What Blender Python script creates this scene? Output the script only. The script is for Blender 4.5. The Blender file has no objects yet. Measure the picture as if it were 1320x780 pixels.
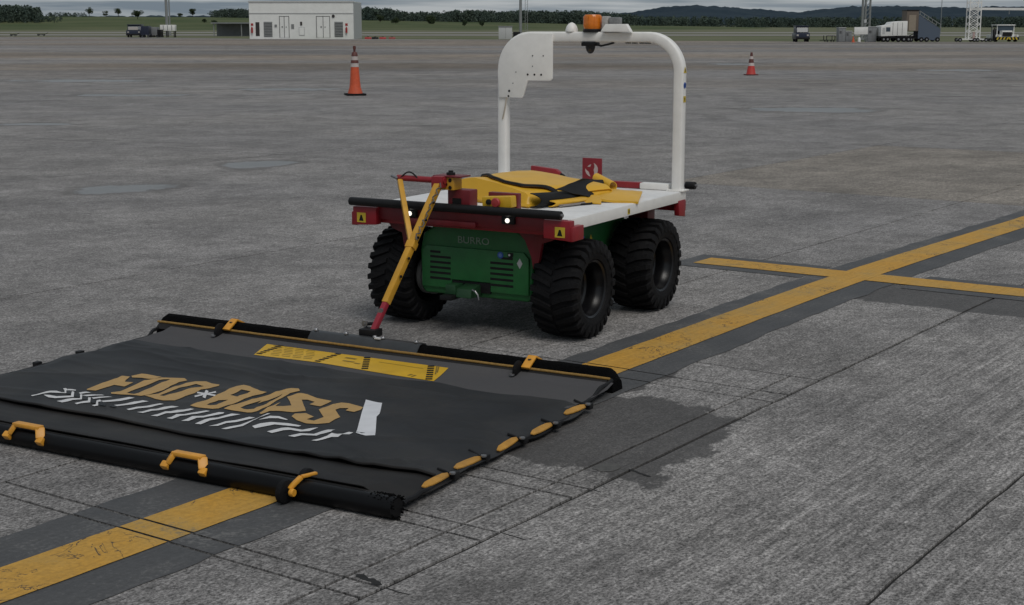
import bpy, bmesh, math, random
import numpy as np
from mathutils import Vector, Matrix, noise
from mathutils.geometry import tessellate_polygon
random.seed(7)
R = math.radians
sc = bpy.context.scene
col = sc.collection

# ------------------------------------------------------------------ camera
CH, FPX, YH = 1.55, 1907.0, 31.0
PITCH = math.atan((390 - YH) / FPX)
cam_d = bpy.data.cameras.new('camera')
cam = bpy.data.objects.new('camera', cam_d)
col.objects.link(cam)
cam.location = (0, 0, CH)
cam.rotation_euler = (math.pi / 2 - PITCH, 0, 0)
cam_d.sensor_width = 36
cam_d.lens = 36 * FPX / 1320
cam_d.clip_start = 0.05
cam_d.clip_end = 20000
sc.camera = cam

# ------------------------------------------------------------------ sky, sun, exposure
SUN_EL, SUN_AZ = R(54), R(158)      # azimuth: angle from +Y towards +X
w = bpy.data.worlds.new('World')
sc.world = w
w.use_nodes = True
nt = w.node_tree
nt.nodes.clear()
out = nt.nodes.new('ShaderNodeOutputWorld')
bg = nt.nodes.new('ShaderNodeBackground')
bg.inputs['Strength'].default_value = 0.1
sky = nt.nodes.new('ShaderNodeTexSky')
sky.sky_type = 'NISHITA'
sky.sun_disc = False
sky.sun_elevation = SUN_EL
sky.sun_rotation = SUN_AZ
sky.dust_density = 2.0
tc = nt.nodes.new('ShaderNodeTexCoord')
mp = nt.nodes.new('ShaderNodeMapping')
mp.inputs['Scale'].default_value = (5.0, 5.0, 95.0)
mp.inputs['Location'].default_value = (1.3, 0.4, 0.6)
nz = nt.nodes.new('ShaderNodeTexNoise')
nz.inputs['Scale'].default_value = 1.25
nz.inputs['Detail'].default_value = 7
nz.inputs['Roughness'].default_value = 0.52
nz.inputs['Distortion'].default_value = 0.25
cr = nt.nodes.new('ShaderNodeValToRGB')
cr.color_ramp.elements[0].position = 0.40
cr.color_ramp.elements[0].color = (1.65, 2.05, 2.45, 1)
cr.color_ramp.elements[1].position = 0.60
cr.color_ramp.elements[1].color = (4.1, 4.35, 4.5, 1)
mx = nt.nodes.new('ShaderNodeMix')
mx.data_type = 'RGBA'
mx.inputs[0].default_value = 0.94
nt.links.new(tc.outputs['Generated'], mp.inputs['Vector'])
nt.links.new(mp.outputs['Vector'], nz.inputs['Vector'])
nt.links.new(nz.outputs[0], cr.inputs['Fac'])
nt.links.new(sky.outputs[0], mx.inputs[6])
nt.links.new(cr.outputs[0], mx.inputs[7])
nt.links.new(mx.outputs[2], bg.inputs['Color'])
nt.links.new(bg.outputs[0], out.inputs['Surface'])

sd = bpy.data.lights.new('sun', 'SUN')
sd.energy = 1.5
sd.angle = R(35)
sd.color = (1.0, 0.96, 0.9)
so = bpy.data.objects.new('sun', sd)
col.objects.link(so)
sdir = Vector((math.sin(SUN_AZ) * math.cos(SUN_EL), math.cos(SUN_AZ) * math.cos(SUN_EL), math.sin(SUN_EL)))
so.rotation_euler = (-sdir).to_track_quat('-Z', 'Y').to_euler()
so.location = (20, 20, 40)
vs = sc.view_settings
vs.view_transform = 'Standard'
vs.look = 'None'
vs.exposure = 0.0
vs.gamma = 1.0
vs.use_curve_mapping = False

# ------------------------------------------------------------------ pixel -> place helpers
_c, _s = math.cos(PITCH), math.sin(PITCH)

def ray(px, py):
    a, b = (px - 660) / FPX, (390 - py) / FPX
    return np.array([a, _c + b * _s, -_s + b * _c])

def ground(px, py, z=0.0):
    r = ray(px, py)
    t = (z - CH) / r[2]
    return np.array([0, 0, CH]) + t * r

# vehicle and mat share one frame: U = forward (towards the mat), V = across
YAW = 1.059
C0 = np.array([0.102, 7.942, 0.0])
U = np.array([-math.cos(YAW), -math.sin(YAW), 0])
V = np.array([math.sin(YAW), -math.cos(YAW), 0])
Z = np.array([0, 0, 1.0])

def to_loc(P):
    P = np.asarray(P) - C0
    return np.array([P @ U, P @ V, P[2]])

def on_z(px, py, z):
    return to_loc(ground(px, py, z))

def on_plane(px, py, axis, val):
    o = to_loc([0, 0, CH])
    r = ray(px, py)
    r = np.array([r @ U, r @ V, r[2]])
    return o + (val - o[axis]) / r[axis] * r

# pavement frame: s along the joints, t across
DS = np.array([.575, .818]) / math.hypot(.575, .818)
DT = np.array([DS[1], -DS[0]])

def st_xy(s, t):
    return DS * s + DT * t

# ------------------------------------------------------------------ materials
MATS = {}

def new_mat(name):
    m = bpy.data.materials.new(name)
    m.use_nodes = True
    return m, m.node_tree, m.node_tree.nodes['Principled BSDF']

def mat(name, c, rough=0.6, metal=0.0, vary=0.12, scale=18.0, bump=0.0, bscale=60.0, dirt=0.0, emit=0.0, spec=None, dscale=3.0):
    """plain painted / plastic / cloth surface with uneven tone, optional dust and fine relief"""
    if name in MATS:
        return MATS[name]
    m, t, b = new_mat(name)
    L = t.links.new
    co = t.nodes.new('ShaderNodeTexCoord')
    n = t.nodes.new('ShaderNodeTexNoise')
    n.inputs['Scale'].default_value = scale
    n.inputs['Detail'].default_value = 5
    L(co.outputs['Object'], n.inputs['Vector'])
    mr = t.nodes.new('ShaderNodeMapRange')
    mr.inputs['From Min'].default_value = 0.3
    mr.inputs['From Max'].default_value = 0.7
    mr.inputs['To Min'].default_value = 1 - vary
    mr.inputs['To Max'].default_value = 1 + vary
    L(n.outputs[0], mr.inputs['Value'])
    mul = t.nodes.new('ShaderNodeMix')
    mul.data_type = 'RGBA'
    mul.blend_type = 'MULTIPLY'
    mul.inputs[0].default_value = 1
    mul.inputs[6].default_value = (*c, 1)
    L(mr.outputs[0], mul.inputs[7])
    src = mul.outputs[2]
    if dirt > 0:
        n2 = t.nodes.new('ShaderNodeTexNoise')
        n2.inputs['Scale'].default_value = dscale
        n2.inputs['Detail'].default_value = 8
        n2.inputs['Roughness'].default_value = 0.65
        L(co.outputs['Object'], n2.inputs['Vector'])
        r2 = t.nodes.new('ShaderNodeMapRange')
        r2.inputs['From Min'].default_value = 0.45
        r2.inputs['From Max'].default_value = 0.75
        r2.inputs['To Max'].default_value = dirt
        L(n2.outputs[0], r2.inputs['Value'])
        dm = t.nodes.new('ShaderNodeMix')
        dm.data_type = 'RGBA'
        L(r2.outputs[0], dm.inputs[0])
        L(src, dm.inputs[6])
        dm.inputs[7].default_value = (0.13, 0.115, 0.095, 1)
        src = dm.outputs[2]
    L(src, b.inputs['Base Color'])
    b.inputs['Roughness'].default_value = rough
    b.inputs['Metallic'].default_value = metal
    if spec is not None:
        b.inputs['Specular IOR Level'].default_value = spec
    if bump > 0:
        n3 = t.nodes.new('ShaderNodeTexNoise')
        n3.inputs['Scale'].default_value = bscale
        n3.inputs['Detail'].default_value = 4
        L(co.outputs['Object'], n3.inputs['Vector'])
        bp = t.nodes.new('ShaderNodeBump')
        bp.inputs['Strength'].default_value = bump
        bp.inputs['Distance'].default_value = 0.01
        L(n3.outputs[0], bp.inputs['Height'])
        L(bp.outputs[0], b.inputs['Normal'])
    if emit > 0:
        b.inputs['Emission Color'].default_value = (*c, 1)
        b.inputs['Emission Strength'].default_value = emit
    MATS[name] = m
    return m

WHITE = mat('white paint', (.78, .77, .745), .45, vary=.04, dirt=.10, dscale=4)
DECKW = mat('white deck paint', (.72, .72, .72), .5, vary=.05, dirt=.22, dscale=5)
BLACKR = mat('black rubber', (.0045, .0045, .0055), .75, vary=.3, scale=30, bump=.3, bscale=90, dirt=.03, spec=.22)
RIMB = mat('black rim steel', (.004, .004, .005), .30, vary=.2, spec=.5)
BLACKP = mat('black plastic', (.006, .006, .007), .5, vary=.2, dirt=.06, spec=.3)
RED = mat('dark red paint', (.25, .010, .018), .42, vary=.12, dirt=.12)
REDD = mat('deep red paint', (.14, .007, .013), .45, vary=.12, dirt=.1)
GREEN = mat('green paint', (.012, .125, .029), .5, vary=.12, dirt=.12)
GREEND = mat('dark green paint', (.007, .05, .016), .55, vary=.12, dirt=.1)
YARM = mat('yellow arm paint', (.56, .29, .022), .45, vary=.15, dirt=.3, dscale=9)
YBAG = mat('yellow vinyl', (.66, .37, .022), .42, vary=.07, scale=6, bump=.16, bscale=9)
YBUCK = mat('amber plastic', (.66, .30, .03), .42, vary=.12, dirt=.15)
YLAB = mat('yellow label vinyl', (.62, .37, .015), .5, vary=.12, scale=9, dirt=.15)
STRAPB = mat('black strap', (.006, .006, .007), .65, vary=.2, spec=.3)
SHEET = mat('dark grey vinyl sheet', (.023, .0245, .027), .6, spec=.22, vary=.18, scale=4, bump=.16, bscale=9, dirt=.16, dscale=2.2)
SHEET2 = mat('black vinyl sheet', (.013, .0125, .013), .6, spec=.2, vary=.18, scale=4, bump=.12, bscale=9, dirt=.15, dscale=2.2)
MESHM = mat('grey woven mesh', (.072, .071, .075), .85, spec=.2, vary=.14, scale=300, bump=.25, bscale=420, dirt=.1)
TUBEB = mat('black tube', (.002, .002, .0025), .40, vary=.2, spec=.22)
BRUSH = mat('black brush', (.002, .002, .0022), .95, spec=.08, vary=.4, scale=60, bump=.6, bscale=160)
GOLD = mat('ochre print', (.42, .26, .09), .6, vary=.06, dirt=.12)
PWHITE = mat('white print', (.60, .60, .61), .6, vary=.06, dirt=.12)
PATCH = mat('white tape', (.62, .63, .66), .55, vary=.05)
STEEL = mat('grey steel', (.30, .30, .31), .38, metal=.8, vary=.15)
DSTEEL = mat('dark steel plate', (.045, .048, .052), .35, metal=.3, vary=.15, dirt=.1)
LAMP = mat('lit lamp', (1.0, .95, .85), .3, vary=0, emit=1.3)
ORANGE = mat('orange lens', (.62, .17, .012), .2, vary=.1, scale=40)
CLEAR = mat('clear lens', (.42, .40, .38), .15, vary=.2, scale=80)
BLUE = mat('blue sticker', (.02, .08, .34), .5, vary=.05)
SIGY = mat('sticker yellow', (.55, .40, .03), .5, vary=.05)
CONE = mat('orange cone rubber', (.55, .085, .028), .55, vary=.12, dirt=.2)
CONER = mat('red cone rubber', (.47, .035, .028), .55, vary=.12, dirt=.2)
CONEW = mat('cone white band', (.50, .44, .42), .5, vary=.08, dirt=.2)
CONED = mat('cone dark collar', (.10, .03, .025), .6, vary=.1)
BWALL = mat('white render', (.72, .73, .71), .8, vary=.04, scale=1.5, dirt=.08, dscale=.6)
BGREY = mat('pale grey panel', (.44, .45, .45), .6, vary=.05)
BDARK = mat('dark opening', (.03, .025, .024), .6, vary=.1)
BLOUV = mat('grey louvre', (.19, .20, .20), .5, vary=.1)
BLINE = mat('door joint grey', (.17, .17, .17), .6, vary=.1)
NAVY = mat('navy paint', (.016, .022, .045), .35, vary=.12)
GLASSD = mat('dark glass', (.05, .07, .09), .08, vary=.1)
GREYP = mat('grey paint', (.20, .21, .22), .5, vary=.12, scale=3, dirt=.2)
BROWN = mat('brown curtain', (.13, .105, .085), .8, vary=.15)
STAIRB = mat('blue grey panel', (.075, .10, .14), .5, vary=.12, dirt=.1)
TWHITE = mat('truck white', (.74, .74, .72), .4, vary=.06, dirt=.25, dscale=1.2)
GALV = mat('galvanised steel', (.24, .25, .25), .5, metal=.3, vary=.12)
REDS = mat('red signal', (.33, .03, .03), .45, vary=.08)
TRUNK = mat('bark', (.05, .038, .028), .9, vary=.2)

def foliage(name, a, b2, scale=.6):
    m, t, b = new_mat(name)
    L = t.links.new
    g = t.nodes.new('ShaderNodeNewGeometry')
    n = t.nodes.new('ShaderNodeTexNoise')
    n.inputs['Scale'].default_value = scale
    n.inputs['Detail'].default_value = 4
    L(g.outputs['Position'], n.inputs['Vector'])
    r = t.nodes.new('ShaderNodeValToRGB')
    r.color_ramp.elements[0].position = .32
    r.color_ramp.elements[0].color = (*a, 1)
    r.color_ramp.elements[1].position = .68
    r.color_ramp.elements[1].color = (*b2, 1)
    L(n.outputs[0], r.inputs['Fac'])
    L(r.outputs[0], b.inputs['Base Color'])
    b.inputs['Roughness'].default_value = .9
    b.inputs['Specular IOR Level'].default_value = .1
    return m

LEAF = foliage('dark leaves', (.030, .046, .026), (.055, .075, .038))
LEAF2 = foliage('far wood leaves', (.040, .060, .054), (.074, .098, .076), .12)
GRASS = foliage('airfield grass', (.10, .115, .062), (.155, .155, .10), .05)
GRASS2 = foliage('hillside grass', (.055, .078, .032), (.10, .112, .055), .03)
HILLM = foliage('wooded hill', (.015, .029, .044), (.029, .046, .060), .012)

# --- concrete (slabs carry their own slight tint as object colour)
class N:
    """tiny node-expression helper"""
    def __init__(s, tree):
        s.t = tree
        s.L = tree.links.new
    def m(s, op, a, b=None, c=None, clamp=False):
        n = s.t.nodes.new('ShaderNodeMath')
        n.operation = op
        n.use_clamp = clamp
        for i, v in enumerate((a, b, c)):
            if v is None:
                continue
            if isinstance(v, (int, float)):
                n.inputs[i].default_value = v
            else:
                s.L(v, n.inputs[i])
        return n.outputs[0]
    def comb(s, x, y, z=0.0):
        n = s.t.nodes.new('ShaderNodeCombineXYZ')
        for i, v in enumerate((x, y, z)):
            if isinstance(v, (int, float)):
                n.inputs[i].default_value = v
            else:
                s.L(v, n.inputs[i])
        return n.outputs[0]
    def noise(s, vec, scale, detail=4, rough=.55, dist=0.0):
        n = s.t.nodes.new('ShaderNodeTexNoise')
        n.inputs['Scale'].default_value = scale
        n.inputs['Detail'].default_value = detail
        n.inputs['Roughness'].default_value = rough
        n.inputs['Distortion'].default_value = dist
        s.L(vec, n.inputs['Vector'])
        return n.outputs[0]
    def rng(s, v, a, b, c=0.0, d=1.0, smooth=False):
        n = s.t.nodes.new('ShaderNodeMapRange')
        if smooth:
            n.interpolation_type = 'SMOOTHSTEP'
        for k, val in zip(('From Min', 'From Max', 'To Min', 'To Max'), (a, b, c, d)):
            n.inputs[k].default_value = val
        s.L(v, n.inputs['Value'])
        return n.outputs[0]
    def mix(s, f, a, b, mode='MIX'):
        n = s.t.nodes.new('ShaderNodeMix')
        n.data_type = 'RGBA'
        n.blend_type = mode
        if isinstance(f, (int, float)):
            n.inputs[0].default_value = f
        else:
            s.L(f, n.inputs[0])
        for i, v in ((6, a), (7, b)):
            if isinstance(v, tuple):
                n.inputs[i].default_value = (*v, 1)
            else:
                s.L(v, n.inputs[i])
        return n.outputs[2]

PUDDLES = [(-2.88, 16.62, .41, .56), (-3.79, 14.15, .50, .50), (-11.88, 41.6, 2.2, 1.1), (-8.4, 33.0, 1.6, .6),
           (5.54, 27.3, 1.4, .9), (-5.3, 36.1, 1.5, .8), (15.5, 51.6, 1.8, 1.2), (8.8, 59.7, 1.2, 1.6), (-7.5, 23.4, .8, .35),
           (20.5, 52, 1.6, 1.0)]

def concrete(name):
    m, t, b = new_mat(name)
    e = N(t)
    g = t.nodes.new('ShaderNodeNewGeometry')
    sp = t.nodes.new('ShaderNodeSeparateXYZ')
    e.L(g.outputs['Position'], sp.inputs[0])
    x, y = sp.outputs[0], sp.outputs[1]
    s_ = e.m('ADD', e.m('MULTIPLY', x, float(DS[0])), e.m('MULTIPLY', y, float(DS[1])))
    t_ = e.m('ADD', e.m('MULTIPLY', x, float(DT[0])), e.m('MULTIPLY', y, float(DT[1])))
    st = e.comb(s_, t_)
    pos = g.outputs['Position']
    broom = e.noise(e.comb(e.m('MULTIPLY', s_, 1.6), e.m('MULTIPLY', t_, 52.0)), 1.0, 4, .62)
    broom2 = e.noise(e.comb(e.m('MULTIPLY', s_, .22), e.m('MULTIPLY', t_, 23.0)), 1.0, 4, .7)
    grain = e.noise(e.comb(e.m('MULTIPLY', s_, 75.0), e.m('MULTIPLY', t_, 95.0)), 1.0, 3, .8)
    pebble = e.noise(e.comb(e.m('MULTIPLY', s_, 22.0), e.m('MULTIPLY', t_, 30.0)), 1.0, 5, .8)
    midn = e.noise(pos, 5.0, 8, .76)
    drk = e.noise(e.comb(e.m('MULTIPLY', x, .55), e.m('MULTIPLY', y, .42), 3.0), 1.0, 7, .66, .6)
    blot = e.noise(pos, 1.1, 7, .62, .3)
    big = e.noise(pos, .16, 5, .6)
    huge = e.noise(e.comb(e.m('MULTIPLY', x, .30), y), .10, 6, .62, .4)
    fin = e.rng(t_, -3.0, -1.5, .35, 1.0, True)
    def soft(v):
        return e.m('ADD', 1.0, e.m('MULTIPLY', fin, e.m('SUBTRACT', v, 1.0)))
    tone = e.m('MULTIPLY', soft(e.rng(broom, .32, .68, .66, 1.32)), e.rng(grain, .36, .66, .30, 1.80))
    tone = e.m('MULTIPLY', tone, e.rng(pebble, .36, .66, .60, 1.42))
    tone = e.m('MULTIPLY', tone, soft(e.rng(broom2, .34, .66, .80, 1.18)))
    tone = e.m('MULTIPLY', tone, e.rng(blot, .34, .66, .76, 1.18))
    tone = e.m('MULTIPLY', tone, e.rng(big, .3, .7, .90, 1.08))
    tone = e.m('MULTIPLY', tone, e.rng(midn, .34, .66, .72, 1.24))
    far = e.rng(y, 22.0, 60.0, 0, 1, True)
    tone = e.m('MULTIPLY', tone, e.m('ADD', 1.0, e.m('MULTIPLY', far, e.rng(huge, .36, .64, -.34, .20))))
    basec = e.mix(e.rng(big, .35, .65), (.216, .208, .207), (.228, .217, .209))
    hue2 = e.noise(e.comb(e.m('MULTIPLY', x, .25), y, 7.0), .085, 4, .6)
    basec = e.mix(e.m('MULTIPLY', far, e.rng(hue2, .42, .60, 0, .9)), basec, (.235, .196, .158))
    # wheel-track stains and oil spots
    oil = e.noise(pos, 2.3, 6, .7, .5)
    oilm = e.m('MAXIMUM', e.rng(oil, .625, .72, 0, .5, True), e.rng(drk, .57, .70, 0, .42, True))
    # damp patch beside the mat: shape of its own with ragged edge
    rag = e.m('MULTIPLY', e.m('SUBTRACT', e.noise(pos, 2.6, 10, .70), .5), 1.55)
    def box(s0, t0, a, bb, k):
        ds = e.m('DIVIDE', e.m('ABSOLUTE', e.m('SUBTRACT', s_, s0)), a)
        dt = e.m('DIVIDE', e.m('ABSOLUTE', e.m('SUBTRACT', t_, t0)), bb)
        return e.m('ADD', e.m('MAXIMUM', ds, dt), e.m('MULTIPLY', rag, k))
    d1 = box(4.76, -3.05, .50, .60, 1.0)
    d2 = box(5.42, -3.38, .42, .24, .9)
    d3 = box(8.25, -2.75, .30, .62, .8)
    dm = e.m('MINIMUM', e.m('MINIMUM', d1, d2), d3)
    damp = e.rng(dm, .96, 1.03, 1, 0, True)
    # shallow puddles
    wob = e.m('MULTIPLY', e.m('SUBTRACT', e.noise(pos, 1.1, 7, .65), .5), 2.6)
    pd = None
    for (x0, y0, a, bb) in PUDDLES:
        dx = e.m('DIVIDE', e.m('SUBTRACT', x, x0), a)
        dy = e.m('DIVIDE', e.m('SUBTRACT', y, y0), bb)
        d = e.m('SQRT', e.m('ADD', e.m('MULTIPLY', dx, dx), e.m('MULTIPLY', dy, dy)))
        pd = d if pd is None else e.m('MINIMUM', pd, d)
    pd = e.m('ADD', pd, wob)
    wet = e.rng(pd, .66, 1.02, 1, 0, True)
    rim = e.rng(pd, 1.0, 1.35, 1, 0, True)
    c = e.mix(1.0, basec, e.comb(tone, tone, tone), 'MULTIPLY')
    oi = t.nodes.new('ShaderNodeObjectInfo')
    c = e.mix(1.0, c, oi.outputs['Color'], 'MULTIPLY')
    c = e.mix(oilm, c, (.06, .058, .056))
    c = e.mix(e.m('MULTIPLY', damp, .80), c, (.050, .047, .046))
    c = e.mix(e.m('MULTIPLY', rim, .42), c, (.09, .085, .08))
    c = e.mix(e.m('MULTIPLY', wet, .35), c, (.10, .10, .10))
    e.L(c, b.inputs['Base Color'])
    ro = e.m('SUBTRACT', .88, e.m('MULTIPLY', damp, .22))
    ro = e.m('SUBTRACT', ro, e.m('MULTIPLY', wet, .59))
    e.L(ro, b.inputs['Roughness'])
    b.inputs['Specular IOR Level'].default_value = .32
    h = e.m('ADD', e.m('MULTIPLY', broom, .5), e.m('ADD', e.m('MULTIPLY', grain, .4), e.m('MULTIPLY', pebble, .5)))
    bp = t.nodes.new('ShaderNodeBump')
    bp.inputs['Distance'].default_value = .006
    e.L(e.m('SUBTRACT', .75, e.m('MULTIPLY', wet, .75)), bp.inputs['Strength'])
    e.L(h, bp.inputs['Height'])
    e.L(bp.outputs[0], b.inputs['Normal'])
    return m

CONC = concrete('brushed concrete')
FILLER = mat('joint filler', (.012, .012, .012), .9, vary=.3)

def paint(name, c1, c2, under, wear0, wear1, scratch=0.0):
    m, t, b = new_mat(name)
    e = N(t)
    g = t.nodes.new('ShaderNodeNewGeometry')
    pos = g.outputs['Position']
    sp = t.nodes.new('ShaderNodeSeparateXYZ')
    e.L(pos, sp.inputs[0])
    x, y = sp.outputs[0], sp.outputs[1]
    s_ = e.m('ADD', e.m('MULTIPLY', x, float(DS[0])), e.m('MULTIPLY', y, float(DS[1])))
    t_ = e.m('ADD', e.m('MULTIPLY', x, float(DT[0])), e.m('MULTIPLY', y, float(DT[1])))
    n1 = e.noise(pos, 2.6, 7, .65, .4)
    n2 = e.noise(pos, 60.0, 4, .7)
    brm = e.noise(e.comb(e.m('MULTIPLY', s_, 3.0), e.m('MULTIPLY', t_, 50.0)), 1.0, 3, .6)
    c = e.mix(e.rng(n1, .35, .65), c1, c2)
    k = e.m('MULTIPLY', e.rng(n2, .3, .7, .80, 1.16), e.rng(brm, .3, .7, .90, 1.08))
    c = e.mix(1.0, c, e.comb(k, k, k), 'MULTIPLY')
    w_ = e.m('ADD', e.m('MULTIPLY', n1, .55), e.m('MULTIPLY', n2, .45))
    c = e.mix(e.rng(w_, wear0, wear1, 0, .85, True), c, under)
    if scratch > 0:
        v = e.noise(pos, 3.4, 5, .6, 1.5)
        crk = e.m('LESS_THAN', e.m('ABSOLUTE', e.m('SUBTRACT', v, .5)), .006)
        gate = e.m('MULTIPLY', crk, e.rng(e.noise(pos, 1.6, 3), .47, .53, 0, scratch))
        c = e.mix(gate, c, (.05, .04, .03))
    e.L(c, b.inputs['Base Color'])
    b.inputs['Roughness'].default_value = .75
    bp = t.nodes.new('ShaderNodeBump')
    bp.inputs['Distance'].default_value = .004
    bp.inputs['Strength'].default_value = .5
    e.L(e.m('ADD', n2, brm), bp.inputs['Height'])
    e.L(bp.outputs[0], b.inputs['Normal'])
    return m

PYEL = paint('yellow line paint', (.50, .26, .030), (.46, .275, .06), (.17, .14, .09), .545, .66, .95)
PBLK = paint('dark line border paint', (.058, .060, .064), (.078, .078, .080), (.15, .148, .145), .525, .66)
TAXI = mat('far taxiway asphalt', (.22, .21, .19), .9, vary=.1, scale=.05)

# ------------------------------------------------------------------ mesh builder
class MB:
    def __init__(s):
        s.v, s.f = [], []
    def add(s, vs_, fs):
        o = len(s.v)
        s.v += [tuple(map(float, p)) for p in vs_]
        s.f += [tuple(i + o for i in f) for f in fs]
        return s
    def box(s, c, d, M=None):
        hx, hy, hz = d[0] / 2, d[1] / 2, d[2] / 2
        P = [Vector((a * hx, b * hy, e * hz)) for a in (-1, 1) for b in (-1, 1) for e in (-1, 1)]
        if M is not None:
            P = [M @ p for p in P]
        P = [p + Vector(c) for p in P]
        return s.add(P, [(0, 1, 3, 2), (4, 6, 7, 5), (0, 4, 5, 1), (2, 3, 7, 6), (0, 2, 6, 4), (1, 5, 7, 3)])
    def lim(s, x0, x1, y0, y1, z0, z1):
        return s.box(((x0 + x1) / 2, (y0 + y1) / 2, (z0 + z1) / 2), (abs(x1 - x0), abs(y1 - y0), abs(z1 - z0)))
    def bar(s, a, b, w_, h_, up=(0, 0, 1)):
        """rectangular bar from a to b"""
        a, b = Vector(a), Vector(b)
        d = (b - a).normalized()
        up = Vector(up)
        sx = d.cross(up).normalized()
        sy = sx.cross(d)
        P = [p + sx * (i * w_ / 2) + sy * (j * h_ / 2) for p in (a, b) for i, j in ((-1, -1), (1, -1), (1, 1), (-1, 1))]
        return s.add(P, [(0, 1, 2, 3), (7, 6, 5, 4), (0, 4, 5, 1), (1, 5, 6, 2), (2, 6, 7, 3), (3, 7, 4, 0)])
    def tube(s, path, r, n=10, cap=True, radii=None):
        path = [Vector(p) for p in path]
        k = len(path)
        vs_, fs = [], []
        prev = None
        for i, p in enumerate(path):
            d = (path[min(i + 1, k - 1)] - path[max(i - 1, 0)]).normalized()
            if prev is None:
                a = d.orthogonal().normalized()
            else:
                a = (prev - d * prev.dot(d)).normalized()
            prev = a
            b = d.cross(a)
            rr = radii[i] if radii else r
            for j in range(n):
                an = 2 * math.pi * j / n
                vs_.append(p + (a * math.cos(an) + b * math.sin(an)) * rr)
        for i in range(k - 1):
            for j in range(n):
                j2 = (j + 1) % n
                fs.append((i * n + j, i * n + j2, (i + 1) * n + j2, (i + 1) * n + j))
        if cap:
            fs.append(tuple(range(n))[::-1])
            fs.append(tuple((k - 1) * n + j for j in range(n)))
        return s.add(vs_, fs)
    def lathe(s, prof, M, n=28, caps=True):
        """prof: (radius, height) along local z, M placed"""
        k = len(prof)
        vs_, fs = [], []
        for (r, hgt) in prof:
            for j in range(n):
                an = 2 * math.pi * j / n
                vs_.append(M @ Vector((r * math.cos(an), r * math.sin(an), hgt)))
        for i in range(k - 1):
            for j in range(n):
                j2 = (j + 1) % n
                fs.append((i * n + j, i * n + j2, (i + 1) * n + j2, (i + 1) * n + j))
        if caps and prof[0][0] > 1e-4:
            fs.append(tuple(range(n))[::-1])
        if caps and prof[-1][0] > 1e-4:
            fs.append(tuple((k - 1) * n + j for j in range(n)))
        return s.add(vs_, fs)
    def prism(s, poly, fn, d0, d1):
        """poly of (a,b); fn(a,b,d)->xyz"""
        n = len(poly)
        vs_ = [fn(a, b, d0) for a, b in poly] + [fn(a, b, d1) for a, b in poly]
        fs = [tuple(range(n))[::-1], tuple(range(n, 2 * n))]
        for i in range(n):
            j = (i + 1) % n
            fs.append((i, j, n + j, n + i))
        return s.add(vs_, fs)
    def grid(s, pts):
        nu, nv = len(pts), len(pts[0])
        vs_ = [p for row in pts for p in row]
        fs = [(i * nv + j, (i + 1) * nv + j, (i + 1) * nv + j + 1, i * nv + j + 1) for i in range(nu - 1) for j in range(nv - 1)]
        return s.add(vs_, fs)
    def build(s, name, m, parent=None, bevel=0.0, smooth=False, seg=2, solid=0.0):
        me = bpy.data.meshes.new(name)
        me.from_pydata(s.v, [], s.f)
        bm = bmesh.new()
        bm.from_mesh(me)
        bmesh.ops.recalc_face_normals(bm, faces=bm.faces)
        if solid:
            bmesh.ops.solidify(bm, geom=bm.faces[:], thickness=solid)
            bmesh.ops.recalc_face_normals(bm, faces=bm.faces)
        if bevel > 0:
            ed = [e for e in bm.edges if len(e.link_faces) == 2 and e.calc_face_angle(0) > R(35)]
            bmesh.ops.bevel(bm, geom=ed, offset=bevel, segments=seg, affect='EDGES', profile=.6, clamp_overlap=True)
        for f in bm.faces:
            f.smooth = smooth or bevel > 0
        if smooth or bevel > 0:
            for e in bm.edges:
                if len(e.link_faces) == 2 and e.calc_face_angle(0) > R(38):
                    e.smooth = False
        bm.to_mesh(me)
        bm.free()
        me.materials.append(m)
        o = bpy.data.objects.new(name, me)
        col.objects.link(o)
        if parent is not None:
            o.parent = parent
        return o

def tag(o, label=None, cat=None, group=None, kind=None):
    for k, v in (('label', label), ('category', cat), ('group', group), ('kind', kind)):
        if v:
            o[k] = v
    return o

def empty(name, loc=(0, 0, 0), rz=0.0, label=None, cat=None, group=None):
    o = bpy.data.objects.new(name, None)
    o.empty_display_size = .2
    col.objects.link(o)
    o.location = loc
    o.rotation_euler = (0, 0, rz)
    return tag(o, label, cat, group)

def copy_tree(o, parent=None):
    c = o.copy()
    col.objects.link(c)
    c.parent = parent
    for ch in [k for k in o.children]:
        copy_tree(ch, c)
    return c

def rotz(a):
    return Matrix.Rotation(a, 3, 'Z')

def text_mesh(txt, size, depth, mat_, name, parent, M):
    cu = bpy.data.curves.new('tmp', 'FONT')
    cu.body = txt
    cu.size = size
    cu.extrude = depth
    cu.align_x = 'CENTER'
    cu.align_y = 'CENTER'
    o = bpy.data.objects.new('tmp', cu)
    col.objects.link(o)
    bpy.context.view_layer.update()
    dg = bpy.context.evaluated_depsgraph_get()
    me = bpy.data.meshes.new_from_object(o.evaluated_get(dg))
    bpy.data.objects.remove(o)
    bpy.data.curves.remove(cu)
    me.transform(M)
    me.materials.clear()
    me.materials.append(mat_)
    o = bpy.data.objects.new(name, me)
    col.objects.link(o)
    o.parent = parent
    return o

# =================================================================== SETTING
g = MB()
g.add([(-9000, -300, -.06), (9000, -300, -.06), (9000, 12000, -.06), (-9000, 12000, -.06)], [(0, 1, 2, 3)])
tag(g.build('ground', GRASS), kind='structure')

# concrete apron: wide sheet, slabs on top where the joints can be told apart
ap = MB()
edge = [(-420, 262), (-65, 191), (-44.5, 180), (-28, 162), (0, 153), (26, 136.5), (45, 133.5), (400, 96)]
ap.add([(-420, -60, -.02), (400, -60, -.02)] + [(x, y, -.02) for x, y in edge[::-1]], [tuple(range(2 + len(edge)))])
apron = ap.build('apron', CONC)
tag(apron, kind='structure')
apron.color = (1, 1, 1, 1)

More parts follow.
